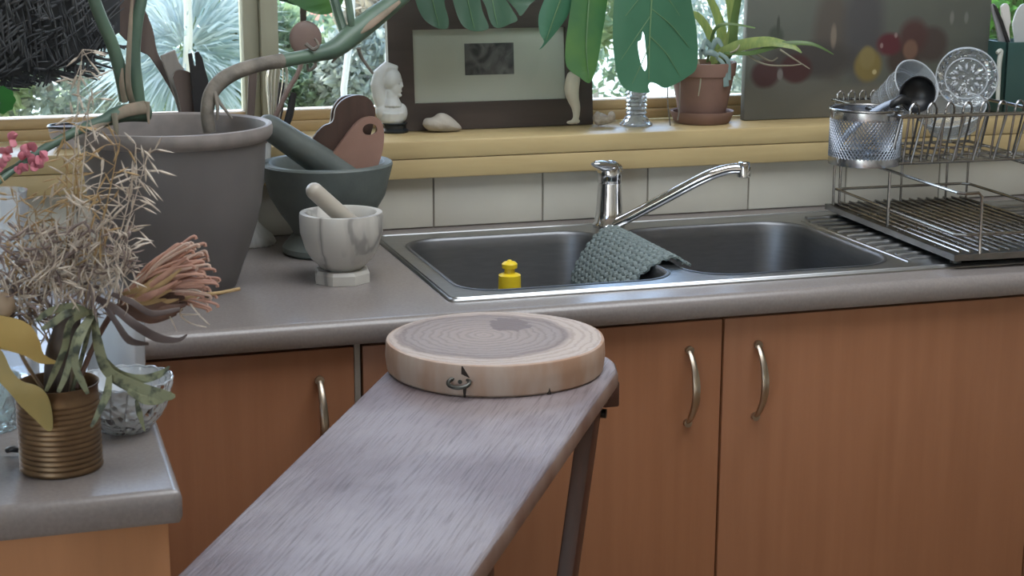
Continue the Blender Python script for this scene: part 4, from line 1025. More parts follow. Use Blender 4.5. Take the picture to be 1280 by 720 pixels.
util([(1252, 8), (1257, 4), (1262, 8), (1264, 28), (1262, 36), (1264, 70), (1258, 70), (1257, 33), (1253, 22)], 0.05, 0.006, 'white_spatula', whit, 'white plastic spatula standing upright in the green caddy', 'spatula', 2)
util([(1271, 14), (1277, 6), (1290, 5), (1294, 30), (1292, 70), (1272, 70), (1268, 45), (1266, 30)], 0.062, 0.004, 'clear_server', mat('frosted_plastic', (0.55, 0.58, 0.58), rough=0.4), 'frosted broad server at the right edge of the green caddy', 'server', 2)
util([(1241.5, 5), (1246, 8), (1254, 26), (1264, 55), (1268, 70), (1264, 70), (1251, 30)], 0.022, 0.003, 'bread_knife', blackp, 'black-edged knife lying just in front of the grey-handled knife', 'knife', 0)
# ------------------------------------------------------------------ two-tier chrome dish rack
O_ = Vector((Z(1031, 254.5, .925).x, Z(1031, 254.5, .925).y, 0.0)); A_ = (Z(1198, 321, .925) - Z(1031, 254.5, .925)).normalized(); B_ = Vector((-1, 0.035, 0)).normalized()
if B_.x < 0: B_ = -B_
LEN, WID = 0.478, 0.285
def rp_(a, b, z): return O_ + A_*a + B_*b + Vector((0, 0, z))
def plane(px, py, p0, nrm):
    r = ray(px, py); return CAM + r*((p0-CAM).dot(nrm)/r.dot(nrm))
def Lp(px, py): return plane(px, py, rp_(0, 0.006, 0), B_)
def Fp(px, py): return plane(px, py, rp_(LEN-.02, 0, 0), A_)
rack = thing('dish_rack', rp_(LEN/2, WID/2, 0.9075), 'two-tier chrome wire dish rack standing on the drainer', 'dish rack')
TZ = 0.925
tray_m = mat('tray_steel', (0.26, 0.255, 0.25), (0.20, 0.195, 0.19), rough=0.3, metal=1.0, scale=20)
def bar2(a0, b0, a1, b1, z0, z1, w_, name, m_):
    p = rp_(a0, b0, 0); q_ = rp_(a1, b1, 0); t = (q_-p).normalized(); s_ = Vector((-t.y, t.x, 0))*w_/2
    m = MB(); m.loft([[p-s_+V(0, 0, z0), p+s_+V(0, 0, z0), p+s_+V(0, 0, z1), p-s_+V(0, 0, z1)], [q_-s_+V(0, 0, z0), q_+s_+V(0, 0, z0), q_+s_+V(0, 0, z1), q_-s_+V(0, 0, z1)]], True, True)
    return m.build(name, m_, rack, smooth=False)
bar2(0, .003, LEN, .003, TZ-.010, TZ, .005, 'tray_side', tray_m); bar2(0, WID-.003, LEN, WID-.003, TZ-.010, TZ, .005, 'tray_side', tray_m)
bar2(.003, 0, .003, WID, TZ-.010, TZ, .005, 'tray_side', tray_m); bar2(LEN-.003, 0, LEN-.003, WID, TZ-.010, TZ, .005, 'tray_side', tray_m)
bar2(0, WID/2, LEN, WID/2, TZ-.0105, TZ-.0085, WID-.004, 'tray_base', tray_m)
for a, b in ((.03, .02), (.03, WID-.02), (LEN-.03, .02), (LEN-.03, WID-.02)):
    MB().lathe(rp_(a, b, 0.9062), [(0, 0), (.009, 0), (.008, TZ-.0105-.9062), (0, TZ-.0105-.9062)], 14).build('foot', blackp, rack)
for i in range(16):
    b = .012 + (WID-.024)*i/15
    MB().tube([rp_(.006, b, TZ+.003), rp_(LEN-.006, b, TZ+.003)], 0.0019, 6).build('tray_wire', wire_m, rack)
for a in (.12, .27, .40):
    MB().tube([rp_(a, .006, TZ-.0005), rp_(a, WID-.006, TZ-.0005)], 0.0019, 6).build('cross_wire', wire_m, rack)
# lower guard rail
l0 = Lp(1042, 235); l1 = Lp(1204, 296)
zl0 = (l0.z + l1.z)/2
a0 = (l0-O_).dot(A_); a1 = (l1-O_).dot(A_)
a0 = max(a0, 0.012)
wr_ = 0.0026
MB().tube([rp_(a0, .012, zl0), rp_(a1-.012, .007, zl0), rp_(a1, .02, zl0), rp_(a1, WID-.02, zl0), rp_(a1-.012, WID-.007, zl0), rp_(a0+.012, WID-.007, zl0), rp_(a0, WID-.02, zl0), rp_(a0, .025, zl0)], wr_, 8, closed=True).build('lower_rail', wire_m, rack)
# upper support rods, bent down to the tray at the front
u0 = Lp(1078, 208); u1 = Lp(1207, 242); zu = u1.z; au1 = min((u1-O_).dot(A_), LEN-.004)
fb_ = (Fp(1235, 241)-rp_(LEN-.02, 0, 0)).dot(B_)
for b, bb in ((.007, .045), (WID-.007, WID-.045)):
    MB().tube([rp_(.02, b, zu), rp_(au1-.008, b, zu), rp_(au1, b+(.008 if b < .1 else -.008), zu), rp_(au1, bb-(.006 if b < .1 else -.006), zu), rp_(au1, bb, zu-.006), rp_(au1+.004, bb, TZ)], wr_, 8).build('support_rod', wire_m, rack)
for a, b in ((.02, .007), (.02, .019), (.235, .007), (.02, WID-.007), (.02, WID-.05), (.235, WID-.007), (.02, WID*.5)):
    MB().tube([rp_(a, b, TZ-.002), rp_(a, b, zu+.002)], wr_ if b < .1 else .0022, 8).build('post', wire_m, rack)
# upper tier
af, ab = 0.235, 0.0
zb_ = zu+.012
tl0 = Lp(1050, 112); tl1 = Lp(1146, 146)
zt2 = W(1200, 143.5, rp_(af+.03, .1, 0).y).z
FL = .035
def top_(b): return rp_(af+FL, b, zt2)
def bot_(b): return rp_(af, b, zb_)
MB().tube([rp_(0.005, .004, zt2), rp_(af+FL, .004, zt2), rp_(af+FL, WID-.004, zt2), rp_(.005, WID-.004, zt2)], .003, 8, closed=True).build('top_rail', wire_m, rack)
MB().tube([rp_(0.015, .008, zb_), rp_(af, .008, zb_), rp_(af, WID-.008, zb_), rp_(.015, WID-.008, zb_)], .0028, 8, closed=True).build('bottom_rail', wire_m, rack)
for i in range(8):
    b = .006 + (WID-.012)*i/7
    MB().tube([bot_(b), top_(b)], .0021, 6).build('front_wire', wire_m, rack)
    MB().tube([rp_(.012, b, zt2), rp_(.018, b, zb_), rp_(af, b, zb_)], .0021, 6).build('floor_wire', wire_m, rack)
for b in (.004, WID-.004):
    MB().tube([rp_(af-.03, b, zu), rp_(af+.012, b, zb_+.03), rp_(af+FL, b, zt2)], wr_, 8).build('end_brace', wire_m, rack)
for a in (.08, .16):
    MB().tube([rp_(a, .008, zb_), rp_(a, WID-.008, zb_)], .0021, 6).build('cross_wire', wire_m, rack)
for i in range(8):
    b = .03 + i*.033
    P = [rp_(af-.0, b, zb_+.002), rp_(af+.014, b, zt2-.004), rp_(af+.014, b+.003, zt2+.013), rp_(af+.012, b+.010, zt2+.019), rp_(af+.01, b+.018, zt2+.013), rp_(af+.006, b+.021, zt2-.004), rp_(af-.02, b+.021, zb_+.002)]
    MB().tube(spline(P, 3), .0020, 6).build('plate_loop', wire_m, rack)
for i in range(4):
    b = .01 + i*.022
    P = [rp_(.012, b, zt2-.002), rp_(.012, b, zt2+.010), rp_(.012, b+.006, zt2+.016), rp_(.012, b+.012, zt2+.010), rp_(.012, b+.012, zt2-.002)]
    MB().tube(spline(P, 3), .0017, 6).build('plate_loop', wire_m, rack)
# cutlery basket hooked on the left end
hy = -.30
hc = W(1080, 204, hy); htop = W(1080, 134, hy).z; hr_ = 44.5*mpp(W(1080, 165, hy)); hb_ = hc.z; hh = htop-hb_
cut = thing('cutlery_basket', Vector((hc.x, hy, hb_)), 'round perforated chrome cutlery basket hooked on the left end of the dish rack', 'basket')
band_m = mat('bright_band_steel', (0.48, 0.50, 0.54), (0.38, 0.40, 0.44), rough=0.22, metal=1.0, scale=20)
H0 = Vector((hc.x, hy, hb_))
def ring(z0, z1, nm): return MB().lathe(H0, [(hr_-.0012, z0), (hr_, z0), (hr_+.0006, (z0+z1)/2), (hr_, z1), (hr_-.0012, z1), (hr_-.0012, z0)], 56).build(nm, band_m, cut)
ring(0, hh*.15, 'lower_band'); ring(hh*.80, hh*.965, 'upper_band')
MB().tube([H0+V(hr_*math.cos(2*PI*i/48), hr_*math.sin(2*PI*i/48), hh*.975) for i in range(48)], .0024, 8, closed=True).build('rim', wire_m, cut)
MB().lathe(H0, [(0, .001), (hr_-.0012, .001), (hr_-.0012, .003), (0, .003)], 40).build('base', band_m, cut)
m = MB(); NH = 60
for s_ in (1, -1):
    for i in range(NH):
        P = []
        for j in range(9):
            t = j/8; a = 2*PI*i/NH + s_*t*.8; P.append(H0+V(hr_*math.cos(a)*.995, hr_*math.sin(a)*.995, hh*(.13+.69*t)))
        m.tube(P, .00085, 4, cap=False)
tag(m.build('mesh_wall', mat('mesh_steel', (0.33, 0.36, 0.41), (0.26, 0.29, 0.33), rough=.38, metal=.9), cut), kind='stuff')
MB().tube([H0+V(hr_*.995, .0, hh*.97), H0+V(hr_*1.02, 0, hh*.5), H0+V(hr_*1.0, 0, 0.002)], .0022, 8).build('hook_rod', wire_m, cut)
# ladle in the basket
ld_m = mat('black_nylon', (0.014, 0.015, 0.017), rough=0.38)
lad = thing('ladle', W(1090, 165, hy), 'black nylon ladle with pale blue-grey handle resting in the cutlery basket', 'ladle')
lc_ = W(1147, 118, hy+.005); lr = 23.5*mpp(lc_)
ax = (CAM - lc_).normalized()*0.8 + Vector((0.3, 0.1, -0.12)); ax.normalize(); Mx = rot_to(ax)
pr = []
for i in range(9):
    a = PI/2*i/8; pr.append((lr*math.sin(a), -lr*.8*math.cos(a)))
for i in range(8, -1, -1):
    a = PI/2*i/8; pr.append(((lr-.002)*math.sin(a), -(lr*.8-.002)*math.cos(a)))
MB().lathe(lc_, pr, 32, M=Mx).build('bowl', ld_m, lad)
m = MB(); pxtube(m, [(1136, 128, hy), (1128, 124, hy-.004), (1120, 128, hy-.006), (1112, 132, hy)], [5, 6, 5.5, 4], 10); m.build('neck', ld_m, lad)
m = MB(); pxtube(m, [(1119, 127, hy), (1103, 133, hy), (1078, 150, hy), (1052, 175, hy), (1045, 190, hy)], [3.6, 3.5, 4, 4, 3.5], 10); m.build('handle', mat('pale_blue_handle', (0.36, 0.43, 0.55), rough=0.35), lad)
# clear tumbler, pressed glass plate and bowl on the upper tier
gl1 = thin_glass('clear_tumbler', (0.95, 0.97, 0.99), 0.9, milk=0.26, rough=0.06)
gl2 = thin_glass('pressed_glass', (0.95, 0.97, 0.97), 1.5, milk=0.07, bump=0.9, bscale=70, rough=0.06)
c0 = W(1093, 142, -.195); c1 = W(1146, 104, -.235); ax = (c1-c0); Lc = ax.length; ax.normalize(); rM = 32*mpp(c1)
ax2 = (ax*1.0 + (CAM-c1).normalized()*0.9).normalized(); c0 = c1 - ax2*0.095; Lc = .095
cup = thing('plastic_tumbler', c0, 'clear tumbler tipped on its side behind the black ladle', 'tumbler')
MB().lathe(c0, [(0, 0.004), (rM*.66, 0.002), (rM*.70, 0.0), (rM*.97, Lc-.004), (rM*1.02, Lc-.002), (rM*1.02, Lc), (rM*.95, Lc), (rM*.9, Lc-.01), (rM*.66, 0.008), (0, .008)], 40, M=rot_to(ax2)).build('body', gl1, cup)
for k_, q_ in ((1.0, 1.0), (.86, .62), (.76, .3)):
    MB().tube([c0 + rot_to(ax2) @ Vector((rM*k_*math.cos(2*PI*i/36), rM*k_*math.sin(2*PI*i/36), Lc*q_)) for i in range(36)], .0011, 6, closed=True).build('rib', thin_glass('tumbler_edge', (.9, .93, .96), 1.2, milk=.45) if k_ == 1.0 else MATS['tumbler_edge'], cup)
pc_ = W(1208, 98, -.195); pR = 37.5*mpp(pc_); ax = ((CAM-pc_).normalized() + Vector((0.12, 0, 0.22))).normalized()
pl_ = thing('glass_plate', pc_ + V(0, 0, -pR), 'round pressed-glass plate standing in the upper tier of the dish rack', 'plate')
Mx = rot_to(ax)
MB().lathe(pc_, [(0, -.006), (pR*.66, -.006), (pR*.72, -.003), (pR*.97, .007), (pR, .009), (pR*.98, .011), (pR*.72, .001), (pR*.64, -.002), (0, -.002)], 48, M=Mx, mod=lambda a, z: 1+.012*math.sin(20*a)).build('dish', gl2, pl_)
ed = thin_glass('glass_edge', (.9, .93, .95), 1.5, milk=.38)
for k_, zz in ((1.0, .0095), (.69, .0)):
    MB().tube([pc_ + Mx @ Vector((pR*k_*math.cos(2*PI*i/48), pR*k_*math.sin(2*PI*i/48), zz)) for i in range(48)], .0015, 6, closed=True).build('rim' if k_ == 1.0 else 'foot_ring', ed, pl_)
for i in range(12):
    a = 2*PI*i/12; q_ = pc_ + Mx @ Vector((pR*.40*math.cos(a), pR*.40*math.sin(a), -.001))
    MB().ell(q_, (.006, .003, .003), M=(Mx @ Matrix.Rotation(a, 3, 'Z')), u=8, v=6).build('pressed_petal', ed, pl_)
bc_ = W(1190, 142, -.225); bR = 42*mpp(bc_); ax = ((CAM-bc_).normalized()*.6 + Vector((-0.05, .25, 0.85))).normalized(); Mx = rot_to(ax)
bw_ = thing('glass_bowl', bc_ + V(0, 0, -bR*.7), 'clear glass bowl lying in the rack below the pressed-glass plate', 'bowl')
MB().lathe(bc_, [(0, -.034), (bR*.45, -.034), (bR*.7, -.026), (bR*.93, -.004), (bR, .008), (bR*.97, .008), (bR*.88, -.006), (bR*.66, -.022), (0, -.03)], 44, M=Mx).build('dish', thin_glass('bowl_glass', (.97, .98, .98), 0.6, milk=.12), bw_)
for k_, zz in ((1.0, .008), (.72, -.026)):
    MB().tube([bc_ + Mx @ Vector((bR*k_*math.cos(2*PI*i/40), bR*k_*math.sin(2*PI*i/40), zz)) for i in range(40)], .0014, 6, closed=True).build('rim' if k_ == 1.0 else 'foot_ring', ed, bw_)
# ------------------------------------------------------------------ left foreground: brass tin with dried flowers, glassware
brass = mat('aged_brass_tin', (0.22, 0.14, 0.075), (0.13, 0.08, 0.045), rough=0.38, metal=0.75, scale=25, rough2=0.5)
tinc = Vector((Z(78, 588).x, Z(80, 600).y + .042, CT+.0003)); TR = 51*mpp(tinc)
tin = thing('ribbed_tin', tinc, 'brass-coloured ribbed tin can holding dried flowers on the peninsula corner', 'tin')
tinh = W(78, 477, tinc.y).z - CT
pr = [(0, 0), (TR*.97, 0), (TR*1.0, .0015), (TR*1.0, .004)]
nr_ = 13
for i in range(nr_):
    z0 = .006 + (tinh-.02)*i/nr_; dz = (tinh-.02)/nr_
    pr += [(TR*.965, z0+dz*.08), (TR*.985, z0+dz*.3), (TR*.995, z0+dz*.52), (TR*.985, z0+dz*.76)]
pr += [(TR*.97, tinh-.012), (TR*.97, tinh-.003), (TR*1.0, tinh-.002), (TR*1.005, tinh), (TR*.985, tinh), (TR*.95, tinh-.004), (TR*.94, .004), (0, .003)]
MB().lathe(tinc, pr, 64).build('can', brass, tin, angle=60)
TY = tinc.y
straw_m = mat('pale_dry_grass', (0.64, 0.57, 0.49), (0.42, 0.35, 0.28), rough=0.8, scale=60)
straw_g = mat('golden_dry_grass', (0.42, 0.29, 0.14), (0.32, 0.21, 0.10), rough=0.8, scale=60)
straw_p = mat('mauve_dry_grass', (0.30, 0.235, 0.21), (0.13, 0.10, 0.095), rough=0.85, scale=60)
tips = [((103, 62), .02), ((112, 120), .0), ((150, 175), -.02), ((170, 185), .01), ((185, 190), .02), ((20, 240), .0), ((62, 245), .03), ((40, 300), -.01), ((10, 320), .02), ((112, 250), -.02), ((135, 270), .0), ((80, 150), .03), ((5, 370), -.02), ((160, 300), -.01), ((96, 200), .01), ((60, 330), -.03), ((128, 215), .015), ((45, 262), .02)]
random.seed(21)
for i, ((tx, ty), dy) in enumerate(tips):
    m = MB(); sx_ = 78 + (tx-78)*.22; y1 = TY+dy
    pts = [(78+(tx-78)*.06, 500, TY), (sx_, 430, TY+dy*.4), (tx*.7+sx_*.3 + R(-8, 8), ty*.55+400*.45, TY+dy*.8), (tx, ty, y1)]
    pxtube(m, pts, [1.4, 1.1, .9, .5], 5)
    Q = spline([Vector((a, b, c)) for a, b, c in pts], 12)
    n_ = len(Q); lo_i = int(n_*.5)
    for j in range(30):
        q_ = Q[random.randint(lo_i, n_-1)]; a = R(0, 2*PI); L = R(16, 36); bend = R(-.6, .6)
        e1 = (q_.x+math.cos(a)*L*.5+R(-14, 14)*.3, q_.y+math.sin(a)*L*.5, q_.z+R(-.01, .01)); e2 = (e1[0]+math.cos(a+bend)*L*.8, e1[1]+math.sin(a+bend)*L*.8+3, e1[2]+R(-.008, .004))
        pxtube(m, [tuple(q_), e1], [.45, .45], 4, k=1)
        pxtube(m, [e1, ((e1[0]+e2[0])/2, (e1[1]+e2[1])/2, e1[2]), e2], [.3, R(1.8, 3.6), R(1.3, 2.4), .25], 5, k=2, flat=.6)
    solo('dried_grass_stalk', m, (straw_m, straw_m, straw_g)[i % 3], 'pale dried oat grass stalk with papery spikelets rising from the brass tin', 'dried grass', 'dried grass stalks in the brass tin')
m = MB()
for i in range(300):
    cx, cy = R(-5, 175), R(285, 400)
    if cx > 120 and cy > 340: continue
    a = R(0, 2*PI); L = R(14, 40); y_ = TY + R(-.035, .05)
    pxtube(m, [(cx-math.cos(a)*L*.5, cy-math.sin(a)*L*.4, y_), (cx+R(-4, 4), cy+R(-4, 4), y_), (cx+math.cos(a)*L*.5, cy+math.sin(a)*L*.4, y_+R(-.01, .01))], [.5, R(1.0, 2.8), .3], 4, k=2)
o = solo('dried_grass_tangle', m, straw_p, 'tangled mass of dull brown dried grass seed heads above the brass tin', 'dried grass'); o['kind'] = 'stuff'
m = MB()
for i in range(150):
    cx, cy = R(10, 160), R(290, 395); a = R(-2.4, -.7); L = R(14, 34); y_ = TY - R(.0, .045)
    pxtube(m, [(cx, cy, y_), (cx+math.cos(a)*L*.5+R(-4, 4), cy+math.sin(a)*L*.5, y_), (cx+math.cos(a)*L, cy+math.sin(a)*L, y_)], [.4, R(1.6, 3.2), .3], 5, k=2, flat=.5)
o = solo('dried_oat_heads', m, straw_m, 'cluster of pale oat-like spikelets in front of the brown grass tangle', 'dried grass'); o['kind'] = 'stuff'
# dried protea
prot = thing('dried_protea', W(170, 375, TY+.02), 'dried pinkish-brown protea head with long curled styles pointing right', 'dried flower')
pet1 = mat('protea_style', (0.47, 0.27, 0.20), (0.36, 0.19, 0.14), rough=0.7, scale=40); pet2 = mat('protea_pale_style', (0.50, 0.36, 0.29), (0.42, 0.28, 0.22), rough=0.7, scale=40)
brc = mat('protea_bract', (0.16, 0.085, 0.06), (0.11, 0.06, 0.045), rough=0.65, scale=30)
PYc = TY + .02
random.seed(5)
for i in range(58):
    t = R(0, 1); ang = -0.86 + t*0.95                     # fan in the picture plane
    L = R(88, 112) * (1-.16*abs(t-.45)); dy = R(-.028, .028)
    bx_, by_ = 160 + R(-8, 12), 372 + R(-10, 8)
    ex, ey_ = bx_ + math.cos(ang)*L, by_ + math.sin(ang)*L
    nx, ny = -math.sin(ang), math.cos(ang); cv_ = R(-9, -3)
    pxtube(MB(), [(bx_, by_, PYc+dy*.3), (bx_+(ex-bx_)*.5+nx*cv_, by_+(ey_-by_)*.5+ny*cv_, PYc+dy*.8), (ex-(4*math.cos(ang)), ey_-4*math.sin(ang), PYc+dy), (ex+3*nx*.6+2, ey_+5, PYc+dy)], [2.3, 2.1, 2.0, 1.9, 2.4], 6, k=4).build('style', pet1 if i % 3 else pet2, prot)
for i in range(16):
    t = R(0, 1); ang = -0.7 + t*0.8; L = R(45, 80); dy = -.03 + R(-.004, .01)
    bx_, by_ = 158 + R(-6, 14), 374 + R(-8, 8)
    pxtube(MB(), [(bx_, by_, PYc+dy*.6), (bx_+math.cos(ang)*L*.5, by_+math.sin(ang)*L*.5+2, PYc+dy), (bx_+math.cos(ang)*L, by_+math.sin(ang)*L-2, PYc+dy*.9)], [2, 4.5, 1], 7, k=4, flat=.25, hint=(0, -1, 0)).build('petal', pet1 if i % 2 else straw_g, prot)
for i in range(13):
    t = i/12; ang = -.35 + t*.75; L = R(62, 78); dy = R(-.026, .0)
    pxtube(MB(), [(148, 372+t*14, PYc), (160+math.cos(ang)*L*.45, 380+t*10+math.sin(ang)*L*.3, PYc+dy), (158+math.cos(ang)*L, 376+t*4+math.sin(ang)*L*.45, PYc+dy*.8)], [5, 7, 2], 8, flat=.3, hint=(0, -1, 0.2)).build('bract', brc, prot)
pxtube(MB(), [(95, 485, TY), (118, 430, TY+.01), (140, 392, TY+.018), (158, 376, PYc)], [3.5, 3.5, 4, 6], 8).build('stem', brc, prot)
pxtube(MB(), [(225, 374, PYc-.01), (250, 369, PYc-.01), (275, 366, PYc-.008), (300, 361, PYc-.006)], [3, 2.4, 2.2, 2.2], 7).build('dry_strip', straw_g, prot)
for pts in (((228, 366, PYc-.015), (240, 362, PYc-.015), (252, 366, PYc-.015), (246, 374, PYc-.012)), ((203, 378, PYc-.02), (212, 395, PYc-.02), (221, 414, PYc-.02)), ((229, 382, PYc-.018), (225, 393, PYc-.018), (238, 404, PYc-.018), (258, 409, PYc-.018)), ((238, 380, PYc-.018), (250, 395, PYc-.018), (262, 406, PYc-.018)), ((226, 393, PYc-.018), (250, 393, PYc-.018))):
    pxtube(MB(), pts, [1.3, 1.1, .8], 6).build('dry_strip', straw_m, prot)
# yellow leaves
yl_m = mat('yellowing_leaf', (0.56, 0.40, 0.13), (0.46, 0.32, 0.10), rough=0.5, scale=10, translucent=0.15)
yg_m = mat('yellow_leaf_greenish', (0.50, 0.36, 0.12), (0.24, 0.21, 0.08), rough=0.5, scale=7, translucent=0.15)
def solo_leaf(outline, f, m_, name, label, k=3):
    t = thing(name, W(outline[0][0], max(b for a, b in outline), f(*outline[0])), label, 'leaf')
    leafpx(outline, f, m_, t, k=k, name='blade'); return t
t = solo_leaf([(-60, 385), (-20, 390), (5, 395), (26, 400), (41, 410), (50, 427), (55, 443), (72, 453), (50, 454), (30, 444), (0, 436), (-40, 432)], lambda x, y: TY-.040+.00012*abs(y-420), yl_m, 'yellow_leaf', 'upper broad yellow leaf drooping over the rim of the brass tin')
t = solo_leaf([(-60, 400), (-20, 425), (2, 438), (14, 462), (27, 476), (46, 482), (57, 491), (64, 508), (66, 534), (59, 538), (46, 526), (28, 509), (0, 478), (-40, 445)], lambda x, y: TY-.050+.00010*abs(y-490)-.0001*(x-30), yg_m, 'yellow_leaf', 'lower yellow leaf with greenish tip hanging in front of the tin')
# twisted green leaves
tw1 = mat('withered_green_leaf', (0.20, 0.215, 0.125), (0.045, 0.055, 0.035), rough=0.6, scale=75, lo_=.48, hi_=.62, bump=.2)
tw = thing('withered_leaf_spray', W(105, 480, TY), 'spray of twisted withered green leaves hanging over the right side of the tin', 'leaf')
yf_ = TY-.045
for pts, rr_ in ((((116, 388, TY-.02), (88, 402, yf_), (80, 435, yf_), (68, 464, yf_-.004), (57, 489, yf_-.004)), [4, 6, 6, 6, 3]),
                 (((114, 394, TY-.02), (97, 418, yf_), (89, 446, yf_), (82, 470, yf_-.003), (73, 490, yf_-.003)), [4, 5, 5, 5, 3]),
                 (((116, 394, TY-.02), (100, 425, yf_-.004), (94, 452, yf_-.006), (102, 475, yf_-.008), (110, 492, yf_-.008)), [4, 6, 6, 6, 3]),
                 (((118, 394, TY-.02), (123, 430, TY-.03), (135, 463, TY-.03), (165, 482, TY-.03), (205, 494, TY-.035), (219, 495, TY-.035)), [4, 8, 9, 11, 9, 2]),
                 (((128, 446, TY-.03), (150, 468, TY-.025), (178, 474, TY-.025), (200, 468, TY-.028), (212, 458, TY-.03)), [4, 7, 7, 6, 1.5]),
                 (((137, 468, TY-.03), (134, 492, TY-.04), (124, 515, TY-.045), (114, 534, TY-.045)), [4, 6.5, 5, 2]),
                 (((160, 488, TY-.034), (180, 500, TY-.036), (200, 500, TY-.036), (214, 490, TY-.036)), [4, 7, 6, 2]),
                 (((170, 500, TY-.034), (174, 516, TY-.036), (181, 539, TY-.036)), [2, 5, 1]),
                 (((116, 392, TY-.02), (90, 384, TY-.03), (62, 390, TY-.035), (46, 402, TY-.035)), [3, 7, 6, 3]),
                 (((110, 388, TY-.02), (84, 392, TY-.045), (66, 404, TY-.048), (52, 412, TY-.048)), [3, 6, 6, 3])):
    pxtube(MB(), pts, [x*.8 for x in rr_], 8, k=6, flat=.28, hint=(R(-.5, .5), -1, R(-.2, .6)), fold=.35).build('leaf', tw1, tw)
pxtube(MB(), [(90, 490, TY), (104, 440, TY), (116, 390, TY-.02)], [3, 3, 3.5], 8).build('stem', tw1, tw)
pxtube(MB(), [(92, 388, TY-.01), (84, 412, TY-.012), (74, 445, TY-.006), (70, 492, TY)], [9, 17, 18, 15], 10).build('dark_stem', mat('dark_brown_stem', (0.06, 0.045, 0.04), (0.10, 0.08, 0.065), rough=.8, scale=40, bump=.3), tw)
dk = mat('dark_dry_leaf', (0.055, 0.038, 0.036), (0.09, 0.065, 0.06), rough=0.5, scale=20)
dl = thing('dark_leaf_curl', W(135, 380, TY), 'dark curled leathery leaves below the protea head', 'leaf')
for pts, rr_ in ((((118, 372, TY-.01), (142, 385, TY-.02), (168, 406, TY-.03), (196, 422, TY-.03), (222, 425, TY-.032), (234, 418, TY-.034)), [4, 5, 6, 6, 3, .8]), (((128, 378, TY-.01), (146, 405, TY-.02), (162, 426, TY-.03), (186, 430, TY-.03)), [3, 4, 5, 1.5]), (((140, 368, TY-.02), (165, 378, TY-.035), (190, 392, TY-.035), (225, 386, TY-.02)), [3, 4, 4, 2])):
    pxtube(MB(), pts, rr_, 8, k=6, flat=.3, hint=(0.2, -1, .4), fold=.3).build('leaf', dk, dl)
m = MB(); m.ell(W(4, 381, TY-.03), (14*mpp(tinc), 12*mpp(tinc), 16*mpp(tinc))); pxtube(m, [(4, 390, TY-.03), (30, 450, TY-.01), (60, 495, TY)], [3, 2.5, 2.5], 6)
solo('dried_bud', m, mat('beige_bud', (0.38, 0.29, 0.20), (0.3, 0.22, 0.15), rough=0.7, scale=30), 'round beige dried bud above the yellow leaves at the left edge', 'bud')
# cut-glass bowl and other glass behind the tin
cg2 = thin_glass('cut_glass', (0.90, 0.94, 0.97), 1.3, milk=0.62, bump=1.0, bscale=95, rough=0.05)
cg3 = thin_glass('greenish_glass', (0.82, 0.93, 0.92), 1.3, milk=0.25, bump=0.7, bscale=70, rough=0.05)
gv = thin_glass('vase_glass', (0.90, 0.93, 0.95), 1.2, milk=0.42, rough=0.1)
b0 = Vector((Z(158, 535).x, Z(158, 546).y+.03, CT+.0003)); bR = 60*mpp(b0)
bz_ = W(158, 474, b0.y).z - CT
gb = thing('cut_glass_bowl', b0, 'cut-glass bowl on the peninsula right behind the brass tin', 'bowl')
MB().lathe(b0, [(0, 0), (bR*.5, 0), (bR*.55, .004), (bR*.75, bz_*.3), (bR*.93, bz_*.7), (bR, bz_), (bR*.96, bz_), (bR*.88, bz_*.7), (bR*.68, bz_*.33), (bR*.4, .008), (0, .007)], 60, mod=lambda a, z: 1+.018*math.cos(18*a)).build('dish', cg2, gb, angle=60)
MB().tube([b0+V(bR*.985*math.cos(2*PI*i/54), bR*.985*math.sin(2*PI*i/54), bz_+(.0014 if i % 3 else .0)) for i in range(54)], .0013, 6, closed=True).build('rim', ed, gb)
for i in range(18):
    a = 2*PI*i/18; m = MB(); 
    m.tube([b0+V(bR*.57*math.cos(a), bR*.57*math.sin(a), .006), b0+V(bR*.83*math.cos(a+.09), bR*.83*math.sin(a+.09), bz_*.45), b0+V(bR*.985*math.cos(a+.17), bR*.985*math.sin(a+.17), bz_*.93)], .0011, 5); m.build('cut_rib', ed, gb)
v0 = Vector((W(146, 470, -.90).x, -.90, CT+.0003)); vR = 38*mpp(v0); vz = W(146, 385, -.90).z - CT
gvz = thing('glass_vase', v0, 'clear cylindrical glass vase standing behind the cut-glass bowl', 'vase')
MB().lathe(v0, [(0, 0), (vR*.9, 0), (vR*.92, .003), (vR, vz), (vR*.95, vz), (vR*.87, .012), (0, .01)], 44).build('body', gv, gvz)
t0_ = Vector((Z(-6, 535).x, Z(0, 545).y+.03, CT+.0003)); tR = 34*mpp(t0_); tz = W(0, 470, t0_.y).z - CT
gt = thing('glass_tumbler', t0_, 'greenish cut-glass tumbler at the left edge beside the brass tin', 'glass')
MB().lathe(t0_, [(0, 0), (tR*.8, 0), (tR*.85, .004), (tR, tz*.55), (tR*1.02, tz), (tR*.96, tz), (tR*.92, tz*.55), (tR*.7, .01), (0, .009)], 44, mod=lambda a, z: 1+.02*math.cos(16*a)).build('body', cg3, gt)
d0 = Vector((W(8, 330, -.80).x, -.80, CT+.0003)); dR = 30*mpp(d0); dz = W(8, 238, -.8).z - CT
gd = thing('glass_decanter', d0, 'tall clear ridged glass jar behind the dried grasses at the left edge', 'jar')
pr = [(0, 0), (dR, 0), (dR*1.05, .006), (dR*1.05, dz*.5)]
for i in range(5): pr += [(dR*1.05, dz*(.55+.09*i)), (dR*.94, dz*(.59+.09*i))]
pr += [(dR*1.02, dz), (dR*.95, dz), (dR*.88, dz*.5), (dR*.88, .01), (0, .009)]
MB().lathe(d0, pr, 40).build('body', gl1, gd)
m = MB(); pxtube(m, [(8, 549, TY+.05), (16, 547, TY+.045), (34, 551, TY+.05)], [3.5, 4.5, 3], 10); o = solo('black_clip', m, blackp, 'small black clip lying on the peninsula left of the tin', 'clip'); o.location.z = CT+.0003
